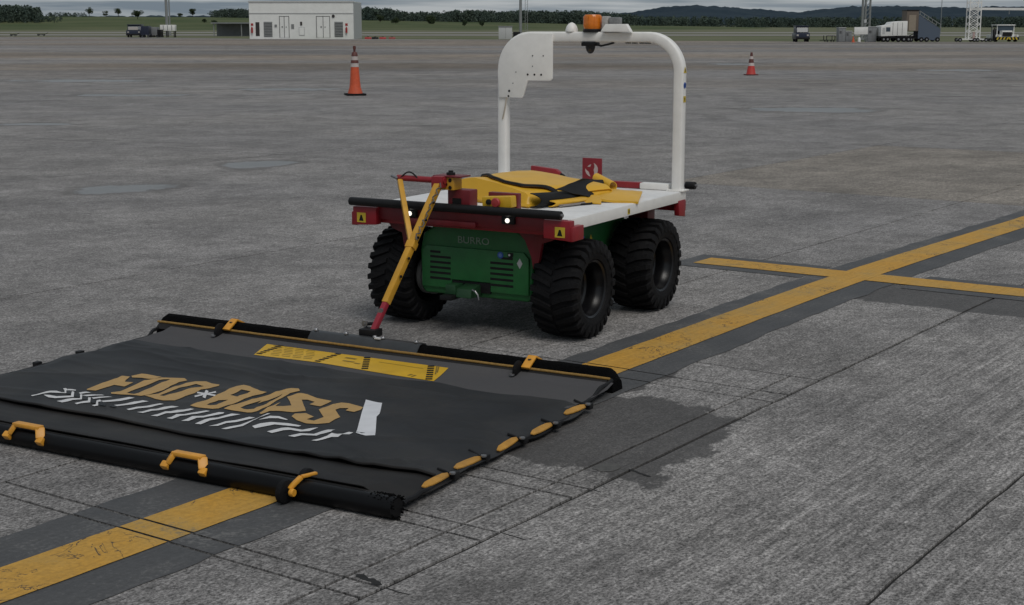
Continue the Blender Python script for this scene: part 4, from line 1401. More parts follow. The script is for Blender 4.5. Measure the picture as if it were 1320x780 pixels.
# rear tube with sleeve, handles and castor
RT_U, RT_R = 3.222, .036
RL, RR = -1.36, 1.275
tube_ = SB_(MB().tube([(RT_U + .006 * math.sin(v * 1.3), v, RT_R + .001) for v in np.linspace(RL, RR, 60)], RT_R, 20), 'rear_tube', TUBEB, smooth=True)
SB_(MB().grid([[(RT_U - .075 + .075 * j / 6, v, .050 + .024 * math.sin(math.pi / 2 * j / 6) + .004 * noise.noise(Vector((v * 3, j * .3, 3)))) for j in range(7)] for v in np.linspace(RL + .03, RR - .06, 80)]), 'tube_sleeve', SHEET2, tube_, smooth=True, solid=.003)
br = MB()
rnd = random.Random(5)
for k in range(420):
    a = rnd.uniform(0, 6.28)
    v = RR - rnd.uniform(0, .09)
    r0 = RT_R * .9
    r1 = RT_R + rnd.uniform(.0002, .0018)
    p0 = Vector((RT_U + r0 * math.cos(a), v, .037 + r0 * math.sin(a)))
    p1 = Vector((RT_U + r1 * math.cos(a + rnd.uniform(-.3, .3)), v + rnd.uniform(-.01, .02), max(.002, .037 + r1 * math.sin(a))))
    br.bar(p0, p1, .004, .003)
tag(SB_(br, 'end_bristles', BRUSH, tube_), kind='stuff')

def handle(v):
    hgt = .080
    h = SB_(MB().bar((RT_U + .012, v - .066, hgt + .009), (RT_U + .012, v + .066, hgt + .009), .034, .015), 'handle', YBUCK, bevel=.005)
    for sg in (-1, 1):
        SB_(MB().bar((RT_U + .012, v + sg * .062, hgt + .009), (RT_U + .030, v + sg * .080, hgt - .026), .034, .017), 'handle_leg', YBUCK, h, bevel=.005)
        SB_(MB().box((RT_U + .034, v + sg * .085, hgt - .034), (.026, .032, .026), Matrix.Rotation(R(40), 3, 'Y')), 'handle_foot', YBUCK, h, bevel=.006)
    SB_(MB().bar((RT_U + .012, v - .055, hgt - .001), (RT_U + .012, v + .055, hgt - .001), .014, .005), 'grip_pad', mat('dark red grip', (.10, .02, .01), .6), h, bevel=.002)
for v in (-1.12, -.355, .42):
    handle(v)

# castor: twin wheels on an amber bracket
cv = .885
cs = SB_(MB().bar((RT_U + .056, cv, .052), (RT_U + .012, cv + .02, .086), .020, .014), 'castor_bracket', YBUCK, bevel=.005)
SB_(MB().bar((RT_U + .012, cv + .02, .086), (RT_U - .05, cv + .035, .084), .016, .011), 'castor_arm', YBUCK, cs, bevel=.005)
SB_(MB().lathe([(.012, -.008), (.014, 0), (.012, .008)], T(RT_U + .060, cv + .018, .044) @ ROT_Y, 14), 'castor_boss', YBUCK, cs, smooth=True)
for (u, v, z) in ((RT_U + .060, cv - .014, .042), (RT_U - .034, cv + .004, .060)):
    cw = SB_(MB().lathe([(.014, -.012), (.034, -.012), (.040, -.008), (.040, .008), (.034, .012), (.014, .012)], T(u, v, z) @ ROT_Y, 24), 'castor_wheel', BLACKR, cs, smooth=True)

# clamps on the front bar
for v in (-.915, .765):
    b_ = SB_(MB().bar((1.385, v, .112), (1.452, v, .072), .042, .010), 'clamp', YBUCK, bevel=.003)
    SB_(MB().bar((1.330, v, .085), (1.385, v, .112), .042, .010), 'clamp_tail', YBUCK, b_, bevel=.003)
    SB_(MB().lathe([(.008, 0), (.008, .003)], T(1.412, v, .102), 10), 'clamp_bolt', DSTEEL, b_)
    SB_(MB().lathe([(.012, -.008), (.036, -.008), (.042, -.004), (.042, .004), (.036, .008), (.012, .008)], T(1.455, v - .035, .060) @ ROT_Y, 20), 'clamp_wheel', BLACKR, b_, smooth=True)
    SB_(MB().lathe([(.012, 0), (.012, .006)], T(1.500, v - .04, .045), 10), 'wheel_bolt', STEEL, b_, smooth=True)

# rope and amber buckles down both sides
def side_chain(pts, name):
    c_ = []
    for i in range(len(pts) - 1):
        for k in range(12):
            f_ = k / 12
            a, b = np.array(pts[i]), np.array(pts[i + 1])
            q = a + (b - a) * f_
            c_.append((q[0], q[1] + .010 * noise.noise(Vector((q[0] * 9, 2, 0))), max(.012, q[2] + .008 * noise.noise(Vector((q[0] * 12, 5, 0))))))
    return SB_(MB().tube(c_, .009, 7), name, STRAPB, smooth=True)
tabs = [drop(741, 533, lambda a, b: .02), drop(698, 558, lambda a, b: .02), drop(654, 578, lambda a, b: .02), drop(603, 602, lambda a, b: .02), drop(561.5, 625, lambda a, b: .02)]
rope = side_chain([(1.42, 1.165, .06), (1.62, 1.175, .03), (1.80, 1.20, .022)] + [(a, b + .004, .020) for a, b in tabs] + [(3.20, 1.27, .04)], 'side_rope')
rope2 = side_chain([(1.43, -1.365, .045), (1.62, -1.275, .030), (1.80, -1.27, .022), (2.4, -1.275, .02), (3.20, -1.31, .04)], 'side_rope')
for i, (a, b) in enumerate(tabs):
    L_ = .085
    pts = [(-L_, -.004), (-L_ * .85, .010), (-L_ * .2, .013), (L_ * .45, .013), (L_ * .9, .009), (L_, -.002), (L_ * .6, -.012), (-L_ * .1, -.014), (-L_ * .7, -.012)]
    ang = .06 * (i % 3 - 1)
    rows = MB().prism([(a + x * math.cos(ang) - y * math.sin(ang), b + x * math.sin(ang) + y * math.cos(ang)) for x, y in pts], lambda x, y, d: (x, y, d + .35 * (b + .01 - y)), .030, .036)
    tb = SB_(rows, 'amber_tab', mat('dull amber webbing', (.44, .22, .03), .6, vary=.2, dirt=.3), rope, bevel=.002)
    SB_(MB().box((a - L_ - .012, b + .010, .030), (.034, .036, .026)), 'tab_buckle', BLACKP, rope, bevel=.006)
    SB_(MB().lathe([(.011, 0), (.011, .006)], T(a - L_ + .012, b + .022, .042), 10), 'tab_rivet', STEEL, rope)
    SB_(MB().tube([(a - .10, b - .055, zs(a - .10, b - .055) + .003), (a - .10, b - .02, .036), (a - .085, b + .01, .032)], .005, 6), 'tab_strap', STRAPB, rope, smooth=True)
for (px, py) in ((103, 453), (48, 467)):
    a, b = drop(px, py, lambda a, b: .03)
    SB_(MB().box((a, b, .022), (.035, .03, .024)), 'tab_buckle', BLACKP, rope2, bevel=.006)

# =================================================================== TRAFFIC CONES
c1 = ground(458, 123)
k1 = 1.08
cone, = (empty('traffic_cone', (c1[0], c1[1], 0), .3, 'tall slender orange traffic cone with two pale bands and black base', 'cone'),)
MB().lim(-.21, .21, -.21, .21, .004, .045).build('base', BLACKR, cone, bevel=.01)
MB().lathe([(.165, .044), (.160, .07), (.125, .18), (.112, .30), (.088, .62)], T(0, 0, 0), 28).build('cone_body', CONE, cone, smooth=True)
MB().lathe([(.0905, .622), (.083, .705)], T(0, 0, 0), 28).build('reflective_band', CONEW, cone, smooth=True)
MB().lathe([(.088, .707), (.080, .765), (.079, .768)], T(0, 0, 0), 28).build('collar', CONED, cone, smooth=True)
MB().lathe([(.074, .770), (.066, .855)], T(0, 0, 0), 28).build('reflective_band', CONEW, cone, smooth=True)
MB().lathe([(.072, .857), (.060, .925), (.040, .950)], T(0, 0, 0), 28).build('collar', CONED, cone, smooth=True)
MB().lathe([(.022, .950), (.026, .990), (.034, 1.04), (.030, 1.075), (.0, 1.082)], T(0, 0, 0), 20).build('tip', CONED, cone, smooth=True)
c2 = ground(968, 97)
cone2 = empty('traffic_cone', (c2[0], c2[1], 0), .1, 'short red traffic cone with two pale bands standing far out on the apron', 'cone')
MB().lim(-.19, .19, -.19, .19, .004, .035).build('base', mat('red black base', (.10, .015, .015), .6), cone2, bevel=.01)
MB().lathe([(.150, .034), (.140, .06), (.098, .285)], T(0, 0, 0), 24).build('cone_body', CONER, cone2, smooth=True)
MB().lathe([(.099, .286), (.083, .375)], T(0, 0, 0), 24).build('reflective_band', CONEW, cone2, smooth=True)
MB().lathe([(.082, .377), (.064, .490)], T(0, 0, 0), 24).build('collar', CONED, cone2, smooth=True)
MB().lathe([(.062, .492), (.048, .575)], T(0, 0, 0), 24).build('reflective_band', CONEW, cone2, smooth=True)
MB().lathe([(.046, .577), (.036, .65), (.034, .69), (0, .70)], T(0, 0, 0), 20).build('tip', CONED, cone2, smooth=True)

# =================================================================== BACKGROUND THINGS
def spot(px, py):
    p = ground(px, py)
    return p, (p[1] * _c + CH * _s) / FPX        # ground point, metres per pixel there

# --- white service building
bp_, mpp = spot(322, 50)
dep = bp_[1]
def bx(px):
    return (px - 322) * mpp
def bz(py):
    return (50 - py) * mpp
bld = empty('service_building', (bp_[0], dep, 0), 0, 'white flat roofed service building with doors and louvres at the apron edge', 'building')
BW, BH, BD = bx(456), bz(2.6), 8.5
wl = MB().lim(0, BW, 0, BD, -.1, BH).build('wall', BWALL, bld)
MB().lim(BW + .001, BW + .03, .06, BD, -.1, BH - .06).build('end_wall', BGREY, bld)
MB().lim(-.06, BW + .06, -.07, .0, BH - .12, BH + .04).build('coping', BGREY, bld)
MB().lim(-.02, BW + .02, -.05, -.001, bz(18.2), bz(17.2)).build('string_course', BGREY, bld)
for x0, x1, y0, y1, nm in ((360.5, 373.5, 21, 48.5, 'door'), (408, 426, 21, 48.5, 'door')):
    dr = MB().lim(bx(x0), bx(x1), -.03, .0, bz(y1), bz(y0)).build(nm, BWALL, bld)
    for a, b in ((x0, x0 + .9), (x1 - .9, x1), ((x0 + x1) / 2 - .4, (x0 + x1) / 2 + .4)):
        MB().lim(bx(a), bx(b), -.05, -.031, bz(y1), bz(y0)).build('frame', BLINE, dr)
    MB().lim(bx(x0 + .9), bx(x1 - .9), -.05, -.031, bz(y0 + .9), bz(y0)).build('frame', BLINE, dr)
    MB().lim(bx((x0 + x1) / 2 - 3.4), bx((x0 + x1) / 2 - 1.8), -.06, -.031, bz(36), bz(34)).build('handle', BLOUV, dr)
    MB().lim(bx((x0 + x1) / 2 + 1.8), bx((x0 + x1) / 2 + 3.0), -.06, -.031, bz(36), bz(34.5)).build('handle', BLOUV, dr)
for x0, x1 in ((340.5, 351.5), (431.5, 442.5)):
    lv = MB().lim(bx(x0), bx(x1), -.04, .0, bz(47.5), bz(28.5)).build('louvre', BLOUV, bld)
    for k in range(9):
        z = bz(47) + (bz(29) - bz(47)) * k / 9
        MB().box(((bx(x0) + bx(x1)) / 2, -.07, z + .09), (bx(x1) - bx(x0) - .06, .05, .05), Matrix.Rotation(R(-35), 3, 'X')).build('slat', BLOUV, lv)
MB().lim(bx(330), bx(335), -.03, .0, bz(46.5), bz(29)).build('dark_doorway', BDARK, bld)
hatch = MB().lim(bx(385.5), bx(393), -.03, .0, bz(46), bz(35)).build('hatch', BGREY, bld)
MB().lim(bx(386.2), bx(392.3), -.05, -.031, bz(45.2), bz(35.8)).build('hatch_leaf', BWALL, hatch)
MB().lim(bx(387.5), bx(390), -.06, .0, bz(33), bz(28.5)).build('wall_lamp', BDARK, bld)
MB().lathe([(.16, 0), (.16, .08)], T(bx(430.3), 0, bz(21.3)) @ Matrix.Rotation(math.pi / 2, 4, 'X'), 14).build('vent_cowl', BDARK, bld)
MB().lim(bx(354.5), bx(357.5), -.06, .0, bz(35), bz(32)).build('switch_box', BLOUV, bld)
MB().lim(bx(376), bx(379.5), -.06, .0, bz(37), bz(31.5)).build('switch_box', BLOUV, bld)
for x in (325.5, 447):
    MB().lathe([(.11, 0), (.11, .52), (.05, .58), (.05, .64)], T(bx(x), -.14, bz(42.5)), 12).build('fire_extinguisher', REDS, bld, smooth=True)
    MB().lim(bx(x) - .13, bx(x) + .13, -.03, -.001, bz(33.5), bz(30.5)).build('red_sign', REDS, bld)

# --- low shed behind the building
sp_, m2 = spot(300, 47.5)
shd = empty('low_shed', (sp_[0] - 4, sp_[1] + 8, 0), 0, 'low grey open fronted shed tucked behind the white service building', 'shed')
MB().lim(0, 7.5, 2.5, 2.7, 0, 1.6).build('wall', GREYP, shd)
MB().lim(-.2, 7.7, -.2, 2.9, 1.6, 1.75).build('roof', GREYP, shd)
for x in (.05, 3.6):
    MB().lim(x, x + .12, .02, .14, 0, 1.6).build('post', GALV, shd)
hp, mh = spot(315.5, 47)
hand = empty('hand_truck', (hp[0], hp[1] + 5, 0), .3, 'small black hand truck leaning by the grey shed', 'hand truck')
MB().bar((0, 0, .1), (.5, .1, 1.15), .05, .05).bar((0, .4, .1), (.5, .5, 1.15), .05, .05).build('frame', BLACKP, hand)
MB().lim(-.35, .05, -.05, .45, .02, .1).build('toe_plate', BLACKP, hand)
for y in (-.08, .44):
    MB().lathe([(.14, 0), (.14, .06)], T(.1, y, .14) @ ROT_Y, 12).build('wheel', BLACKR, hand)

# --- floodlight masts
def mast(px, py, wd, label, lattice=False, group=None, z=32.0, dy=0):
    p, m_ = spot(px, py)
    p = p * (1 + dy / p[1])
    e = empty('floodlight_mast', (p[0], p[1], 0), 0, label, 'mast', group)
    if not lattice:
        MB().lathe([(wd / 2 * 1.05, -.05), (wd / 2, 1.0), (wd / 2 * .55, z)], T(0, 0, 0), 18).build('pole', GALV, e, smooth=True)
        MB().lim(-wd * .8, wd * .8, -wd * .8, wd * .8, .0, .12).build('base_plate', GALV, e)
        MB().lim(-1.6, 1.6, -.15, .15, z, z + .25).build('lamp_rack', GALV, e)
        for k in range(4):
            MB().lim(-1.5 + k * .85, -1.0 + k * .85, -.5, -.16, z + .02, z + .45).build('floodlight', GREYP, e)
    else:
        for a in (-1, 1):
            for b in (-1, 1):
                MB().bar((a * wd / 2, b * wd / 2, -.05), (a * wd / 2, b * wd / 2, z), .09, .09, (0, 1, 0)).build('leg', GALV, e)
        k = 0
        br_ = MB()
        while k * wd < z - wd:
            for b in (-1, 1):
                br_.bar((-wd / 2, b * wd / 2, k * wd), (wd / 2, b * wd / 2, (k + 1) * wd), .035, .035)
                br_.bar((b * wd / 2, -wd / 2, k * wd), (b * wd / 2, wd / 2, (k + 1) * wd), .035, .035)
            k += 1
        br_.build('bracing', GALV, e)
    return e
mast(215.8, 46, .42, 'grey floodlight mast standing behind the white panel stand', dy=10)
mast(219.5, 46, .22, 'thin pale pole beside the grey floodlight mast', dy=16, z=28)
mast(671, 45, .46, 'thick grey mast rising behind the left end of the gantry arch', dy=20)
mast(678.5, 42, .55, 'slim lattice mast behind the gantry arch', True, dy=60, z=40)
mast(1110.5, 52, .26, 'dark grey mast rising from the grey service units', dy=4)
mast(1117, 52, .46, 'lattice mast beside the dark grey mast at the service units', True, dy=6)
mast(1212, 46, .12, 'hair thin pole behind the passenger stairs', dy=40, z=12)

# --- small vehicles and carts
def wheels(e, xs, y0, y1, r, wd=.14):
    for x in xs:
        for y in (y0, y1):
            w_ = MB().lathe([(r * .55, -wd / 2), (r, -wd / 2), (r, wd / 2), (r * .55, wd / 2)], T(x, y, r + .003) @ ROT_Y, 16).build('wheel', BLACKR, e, smooth=True)
            MB().lathe([(r * .5, -wd / 2 - .006), (r * .5, wd / 2 + .006)], T(x, y, r + .003) @ ROT_Y, 12).build('hub', GREYP, w_)

def tractor(px, py, wpx, hpx, label, body, rz, glass=True, front='front'):
    """small airport tug seen end-on: chassis, bonnet, cab, glass, lights, bumper, wheels"""
    p, m_ = spot(px, py)
    W_, H_ = wpx * m_, hpx * m_
    L_ = W_ * 1.9
    e = empty('baggage_tractor', (p[0], p[1], 0), rz, label, 'tractor')
    gc = H_ * .16
    # local: x across, y away
    MB().lim(-W_ / 2, W_ / 2, 0, L_, gc, H_ * .55).build('body', body, e, bevel=.04)
    cab = MB().prism([(L_ * .12, H_ * .55), (L_ * .9, H_ * .55), (L_ * .85, H_ * .93), (L_ * .2, H_ * .93)], lambda a, b, d: (d, a, b), -W_ * .44, W_ * .44).build('cab', body, e, bevel=.03)
    MB().lim(-W_ * .47, W_ * .47, L_ * .15, L_ * .92, H_ * .93, H_).build('roof', body, e, bevel=.02)
    if glass:
        MB().prism([(L_ * .115, H_ * .60), (L_ * .13, H_ * .60), (L_ * .205, H_ * .90), (L_ * .190, H_ * .90)], lambda a, b, d: (d, a - .012, b), -W_ * .38, W_ * .38).build('windscreen', GLASSD, cab)
    MB().lim(-W_ * .50, W_ * .50, -.10, -.002, gc, gc + H_ * .12).build('bumper', BLACKP, e, bevel=.01)
    for s_ in (-1, 1):
        MB().lim(s_ * W_ * .36 - .09, s_ * W_ * .36 + .09, -.025, -.001, H_ * .36, H_ * .46).build('headlight', CLEAR, e)
    wheels(e, (), 0, 0, .2)
    r = H_ * .17
    for x in (-W_ * .40, W_ * .40):
        for y in (L_ * .18, L_ * .8):
            MB().lathe([(r * .5, -.09), (r, -.09), (r, .09), (r * .5, .09)], T(x, y, r + .003) @ ROT_X, 16).build('wheel', BLACKR, e, smooth=True)
    return e, W_, H_, L_

def dolly(px, py, wpx, hpx, label, body, box_h=True, rz=0.0, m_box=None, name='cargo_dolly'):
    p, m_ = spot(px, py)
    W_, H_ = wpx * m_, hpx * m_
    e = empty(name, (p[0], p[1], 0), rz, label, 'cart')
    MB().lim(-W_ / 2, W_ / 2, 0, 1.4, H_ * .22, H_ * .30).build('bed', body, e)
    if box_h:
        MB().lim(-W_ * .46, W_ * .46, .05, 1.35, H_ * .305, H_).build('box', m_box or body, e, bevel=.02)
        for k in range(3):
            x = -W_ * .3 + k * W_ * .3
            MB().lim(x - .03, x + .03, .02, .049, H_ * .32, H_ * .98).build('rib', body, e)
    else:
        for a in (-1, 1):
            for b in (.06, 1.3):
                MB().lim(a * W_ * .45 - .03, a * W_ * .45 + .03, b, b + .06, H_ * .30, H_).build('post', body, e)
        MB().lim(-W_ * .48, W_ * .48, .03, .09, H_ * .9, H_).build('rail', body, e)
    wheels(e, (-W_ * .34, W_ * .34), .15, 1.25, H_ * .11, .1)
    MB().bar((-W_ / 2, .7, H_ * .24), (-W_ / 2 - .45, .7, .12), .05, .05).build('drawbar', BLACKP, e)
    return e

e, W_, H_, L_ = tractor(172.5, 48.3, 19, 16.5, 'navy tractor with pale windscreen at the head of the dark carts', NAVY, .1)
MB().lim(-W_ * .36, W_ * .3, .09, .11, H_ * .58, H_ * .82).build('window_panel', CLEAR, e)
dolly(187, 48.4, 11, 14.5, 'dark navy covered cart coupled behind the navy tractor', NAVY)
dolly(198.5, 48.2, 9, 13, 'grey box cart between the navy cart and the white panel stand', GREYP)
dolly(205, 48.4, 5, 10, 'narrow black cart beside the white panel stand', BLACKP)
p, m_ = spot(216, 48.2)
ws = empty('panel_stand', (p[0], p[1], 0), 0, 'white panel on dark legs below the grey floodlight mast', 'stand')
MB().lim(-.85, .9, 0, .9, .75, 1.45).build('panel', TWHITE, ws, bevel=.02)
for k in range(3):
    MB().lim(-.5 + k * .5, -.42 + k * .5, -.012, -.001, .80, 1.40).build('panel_rib', GREYP, ws)
for x in (-.75, -.1, .78):
    for y in (.08, .8):
        MB().lim(x - .05, x + .05, y - .05, y + .05, 0, .75).build('leg', BLACKP, ws)
for px, py, wd, lab in ((17, 46.8, .75, 'tiny dark wheel chock frame lying at the far left apron edge'), (53, 46.3, 1.0, 'low dark tow bar dolly resting at the far apron edge')):
    p, m_ = spot(px, py)
    e = empty('tow_dolly', (p[0], p[1], 0), .2, lab, 'dolly')
    MB().lim(-wd / 2, wd / 2, 0, .25, .16, .26).build('beam', BLACKP, e)
    MB().bar((wd / 2, .12, .2), (wd / 2 + .4, .12, .42), .06, .06).build('handle', BLACKP, e)
    wheels(e, (-wd * .35, wd * .35), -.05, .3, .12, .07)

# red and white low barriers by the building corner
for k, (px, lab) in enumerate(((474, 'low red barrier block closest to the white building corner'), (483, 'low dark barrier block second from the building corner'), (493, 'low red barrier block third from the building corner'), (505, 'low red barrier block at the end of the row'))):
    p, m_ = spot(px, 50.6)
    e = empty('barrier_block', (p[0], p[1] + .5, 0), 0, lab, 'barrier', 'barrier blocks beside the building')
    MB().prism([(-.12, 0), (.12, 0), (.07, .22), (-.07, .22)], lambda a, b, d: (d, a, b), -.34, .34).build('block', (REDS, BLACKP, REDS, mat('faded red', (.25, .06, .05), .6))[k], e, bevel=.01)
    MB().lim(-.12, .12, -.005, .005, .222, .27).build('lug', BLACKP, e)

# grey service units behind the gantry's left post
p, m_ = spot(657, 51)
e = empty('service_unit', (p[0], p[1] + 3, 0), 0, 'pale grey service cabinet with dark trolley behind the gantry post', 'cabinet')
MB().lim(-1.15, .25, 0, 1.2, 0, 1.25).build('cabinet', BGREY, e, bevel=.02)
MB().lim(-1.2, .3, -.05, 1.25, 1.25, 1.34).build('lid', GREYP, e)
MB().lim(-.45, -.43, -.012, -.001, .1, 1.2).build('door_joint', BLINE, e)
MB().lim(.35, 1.1, .1, .9, .25, .75).build('trolley', BLACKP, e, bevel=.03)
wheels(e, (.5, .95), .15, .85, .12, .08)

# right-hand group
tractor(1034.5, 54, 18, 20.5, 'boxy navy truck parked alone left of the small black cart', NAVY, -.05)
e = dolly(1071, 54, 12, 8, 'small low black cart right of the boxy navy truck', BLACKP, box_h=False)
p, m_ = spot(1109, 54)
for px0, px1, y0, lab in ((1084, 1093, 36.5, 'grey service cabinet at the left end of the masted row'), (1122, 1133, 35.5, 'grey service cabinet at the right end of the masted row'), (1093.5, 1101, 41, 'low grey cabinet between the tall cabinet and white screen')):
    q, mm = spot((px0 + px1) / 2, 54)
    e = empty('service_cabinet', (q[0], q[1] + 1, 0), 0, lab, 'cabinet')
    hw_ = (px1 - px0) * mm / 2
    hh = (54 - y0) * mm
    MB().lim(-hw_, hw_, 0, 1.0, 0, hh).build('cabinet', GREYP, e, bevel=.015)
    MB().lim(-hw_ - .03, hw_ + .03, -.04, 1.04, hh, hh + .06).build('lid', BGREY, e)
    MB().lim(-.01, .01, -.012, -.001, .08, hh - .05).build('door_joint', BLINE, e)
    for k in range(4):
        MB().lim(-hw_ * .8, -hw_ * .2, -.014, -.001, hh * .6 + k * .06, hh * .6 + k * .06 + .025).build('vent_slot', BDARK, e)
q, mm = spot(1109.5, 54)
e = empty('screen_panel', (q[0], q[1], 0), 0, 'white screen panel on a frame between the grey cabinets', 'screen')
MB().lim(-.6, .6, 0, .08, .65, 1.28).build('panel', TWHITE, e, bevel=.01)
for x in (-.55, .55):
    MB().lim(x - .03, x + .03, .085, .15, 0, 1.3).build('leg', GALV, e)
MB().lim(-.55, .55, .02, .08, .30, .36).build('crossbar', GALV, e)
q, mm = spot(1096.5, 54.4)
e = empty('traffic_cone', (q[0], q[1] - 1, 0), 0, 'tiny orange cone in front of the grey cabinets', 'cone')
MB().lim(-.16, .16, -.16, .16, .003, .03).build('base', CONE, e)
MB().lathe([(.12, .03), (.03, .5), (0, .5)], T(0, 0, 0), 14).build('cone_body', CONE, e, smooth=True)
q, mm = spot(1104, 54.4)
e = empty('bollard', (q[0], q[1] - 1, 0), 0, 'small white bollard standing before the white screen panel', 'bollard')
MB().lathe([(.13, 0), (.12, .3), (.07, .42), (0, .44)], T(0, 0, 0), 14).build('post', TWHITE, e, smooth=True)
MB().lathe([(.17, 0), (.17, .03)], T(0, 0, 0), 14).build('foot', GREYP, e)
# white mast lamp
q, mm = spot(1124.5, 54)
e = empty('lamp_post', (q[0], q[1] + 3, 0), 0, 'short post with pale lamp head above the right grey cabinet', 'lamp post')
MB().lathe([(.04, 0), (.04, 1.65)], T(0, 0, 0), 10).build('post', GALV, e)
MB().lim(-.10, .10, -.1, .1, 1.65, 1.95).build('lamp_head', BGREY, e)

# white truck seen side-on with stepped load body
q, mm = spot(1152, 54)
def rx(px):
    return (px - 1152) * mm
def rz_(py):
    return (54 - py) * mm
e = empty('service_truck', (q[0], q[1], 0), 0, 'white service truck with stepped body beside the brown curtained stair tower', 'truck')
MB().prism([(rx(1135), rz_(47)), (rx(1135), rz_(34)), (rx(1146), rz_(32.5)), (rx(1149), rz_(29)), (rx(1160), rz_(28)), (rx(1169), rz_(27.5)), (rx(1169), rz_(46))], lambda a, b, d: (a, d, b), 0, 2.0).build('body', TWHITE, e, bevel=.05)
MB().lim(rx(1134.5), rx(1175), .1, 1.9, rz_(49.5), rz_(46.8)).build('chassis', BLACKP, e)
MB().lim(rx(1137), rx(1140.5), -.012, -.001, rz_(44), rz_(36)).build('door', BGREY, e)
MB().lim(rx(1141.5), rx(1147), -.012, -.001, rz_(41), rz_(35.5)).build('window', GLASSD, e)
for k in range(3):
    MB().lim(rx(1150 + k * 6), rx(1150.5 + k * 6), -.014, -.001, rz_(45.5), rz_(29.5)).build('panel_joint', BLINE, e)
for px in (1139, 1144, 1158, 1165, 1171):
    for y in (.05, 1.9):
        w_ = MB().lathe([(.10, -.1), (.22, -.1), (.22, .1), (.10, .1)], T(rx(px), y, .223) @ ROT_Y, 16).build('wheel', BLACKR, e, smooth=True)
        MB().lathe([(.09, -.105), (.09, .105)], T(rx(px), y, .223) @ ROT_Y, 10).build('hub', GREYP, w_)
# passenger stairs
q, mm = spot(1190, 54)
def sx_(px):
    return (px - 1190) * mm
e = empty('passenger_stairs', (q[0], q[1] + .4, 0), 0, 'blue grey wheeled passenger stairs with brown curtained top platform', 'boarding stairs')
MB().lim(sx_(1169), sx_(1184.5), 0, 1.7, rz_(40.5), rz_(14.5)).build('curtain_cabin', BROWN, e, bevel=.03)
MB().lim(sx_(1172), sx_(1181), -.02, -.001, rz_(40), rz_(20)).build('curtain', mat('tan curtain', (.26, .22, .17), .8, vary=.12), e)
MB().lim(sx_(1168.5), sx_(1185), -.05, 1.75, rz_(14.4), rz_(13.5)).build('roof', BLACKP, e)
MB().prism([(sx_(1184.7), rz_(50)), (sx_(1184.7), rz_(20)), (sx_(1213), rz_(37)), (sx_(1213), rz_(52)), (sx_(1205), rz_(52))], lambda a, b, d: (a, d, b), .05, .12).build('side_panel', STAIRB, e)
MB().prism([(sx_(1184.7), rz_(50)), (sx_(1184.7), rz_(20)), (sx_(1213), rz_(37)), (sx_(1213), rz_(52)), (sx_(1205), rz_(52))], lambda a, b, d: (a, d, b), 1.55, 1.62).build('side_panel', STAIRB, e)
for y in (.0, 1.66):
    MB().bar((sx_(1184.7), y, rz_(14.5)), (sx_(1214), y, rz_(32.5)), .05, .05).build('handrail', GALV, e)
    for k in range(6):
        f_ = k / 5
        xx = sx_(1186) + (sx_(1213) - sx_(1186)) * f_
        MB().lim(xx - .02, xx + .02, y - .02, y + .02, rz_(20 + 17 * f_), rz_(15.4 + 17 * f_)).build('baluster', GALV, e)
for k in range(12):
    f_ = (k + .5) / 12
    xx = sx_(1185) + (sx_(1213) - sx_(1185)) * f_
    MB().lim(xx - .1, xx + .1, .125, 1.545, rz_(23 + 24 * f_) - .03, rz_(23 + 24 * f_)).build('step', GREYP, e)
MB().lim(sx_(1172), sx_(1211), .2, 1.5, rz_(50), rz_(47)).build('chassis', BLACKP, e)
for a, b in ((1173, 1190), (1178, 1200), (1190, 1176)):
    MB().bar((sx_(a), .1, rz_(47)), (sx_(b), .1, rz_(38)), .06, .06).build('lift_strut', BLACKP, e)
for px in (1176, 1189, 1196, 1210):
    for y in (.05, 1.6):
        w_ = MB().lathe([(.09, -.09), (.2, -.09), (.2, .09), (.09, .09)], T(sx_(px), y, .203) @ ROT_Y, 16).build('wheel', BLACKR, e, smooth=True)
        MB().lathe([(.08, -.095), (.08, .095)], T(sx_(px), y, .203) @ ROT_Y, 10).build('hub', GREYP, w_)
# lattice tower on a wheeled base, with long white boom
q, mm = spot(1255, 54)
def tx(px):
    return (px - 1255) * mm
e = empty('lattice_tower', (q[0], q[1], 0), 0, 'pale lattice tower on wheeled base carrying a long white boom', 'tower')
zt = rz_(-14)
a0, a1 = tx(1248.5), tx(1263)
for x in (a0, a1):
    for y in (.1, 1.0):
        MB().bar((x, y, .25), (x, y, zt), .08, .08, (0, 1, 0)).build('leg', TWHITE, e)
k = 0
st2 = .62
while .3 + (k + 1) * st2 < zt:
    z0 = .3 + k * st2
    for y in (.1, 1.0):
        MB().bar((a0, y, z0), (a1, y, z0 + st2), .045, .045, (0, 1, 0)).build('brace', TWHITE, e)
        MB().bar((a1, y, z0 - .0), (a0, y, z0 + st2), .045, .04, (0, 1, 0)).build('brace', TWHITE, e)
        MB().bar((a0, y, z0 + st2), (a1, y, z0 + st2), .05, .05, (0, 1, 0)).build('rung', TWHITE, e)
    k += 1
bm_ = MB().bar((tx(1249), .5, rz_(12)), (tx(1375), .5, rz_(13)), .22, .20).build('boom', TWHITE, e)
MB().bar((tx(1301), .5, rz_(13.5)), (tx(1301), .5, rz_(19)), .05, .05, (0, 1, 0)).build('boom_drop', GALV, bm_)
MB().lim(tx(1238), tx(1271), .0, 1.1, .18, .28).build('base_frame', TWHITE, e)
MB().lim(tx(1253.5), tx(1256), -.03, .08, .28, .85).build('winch_box', mat('pale pink box', (.42, .30, .28), .6), e)
wheels(e, (tx(1237.5), tx(1256), tx(1260), tx(1271)), .0, 1.1, .17, .1)
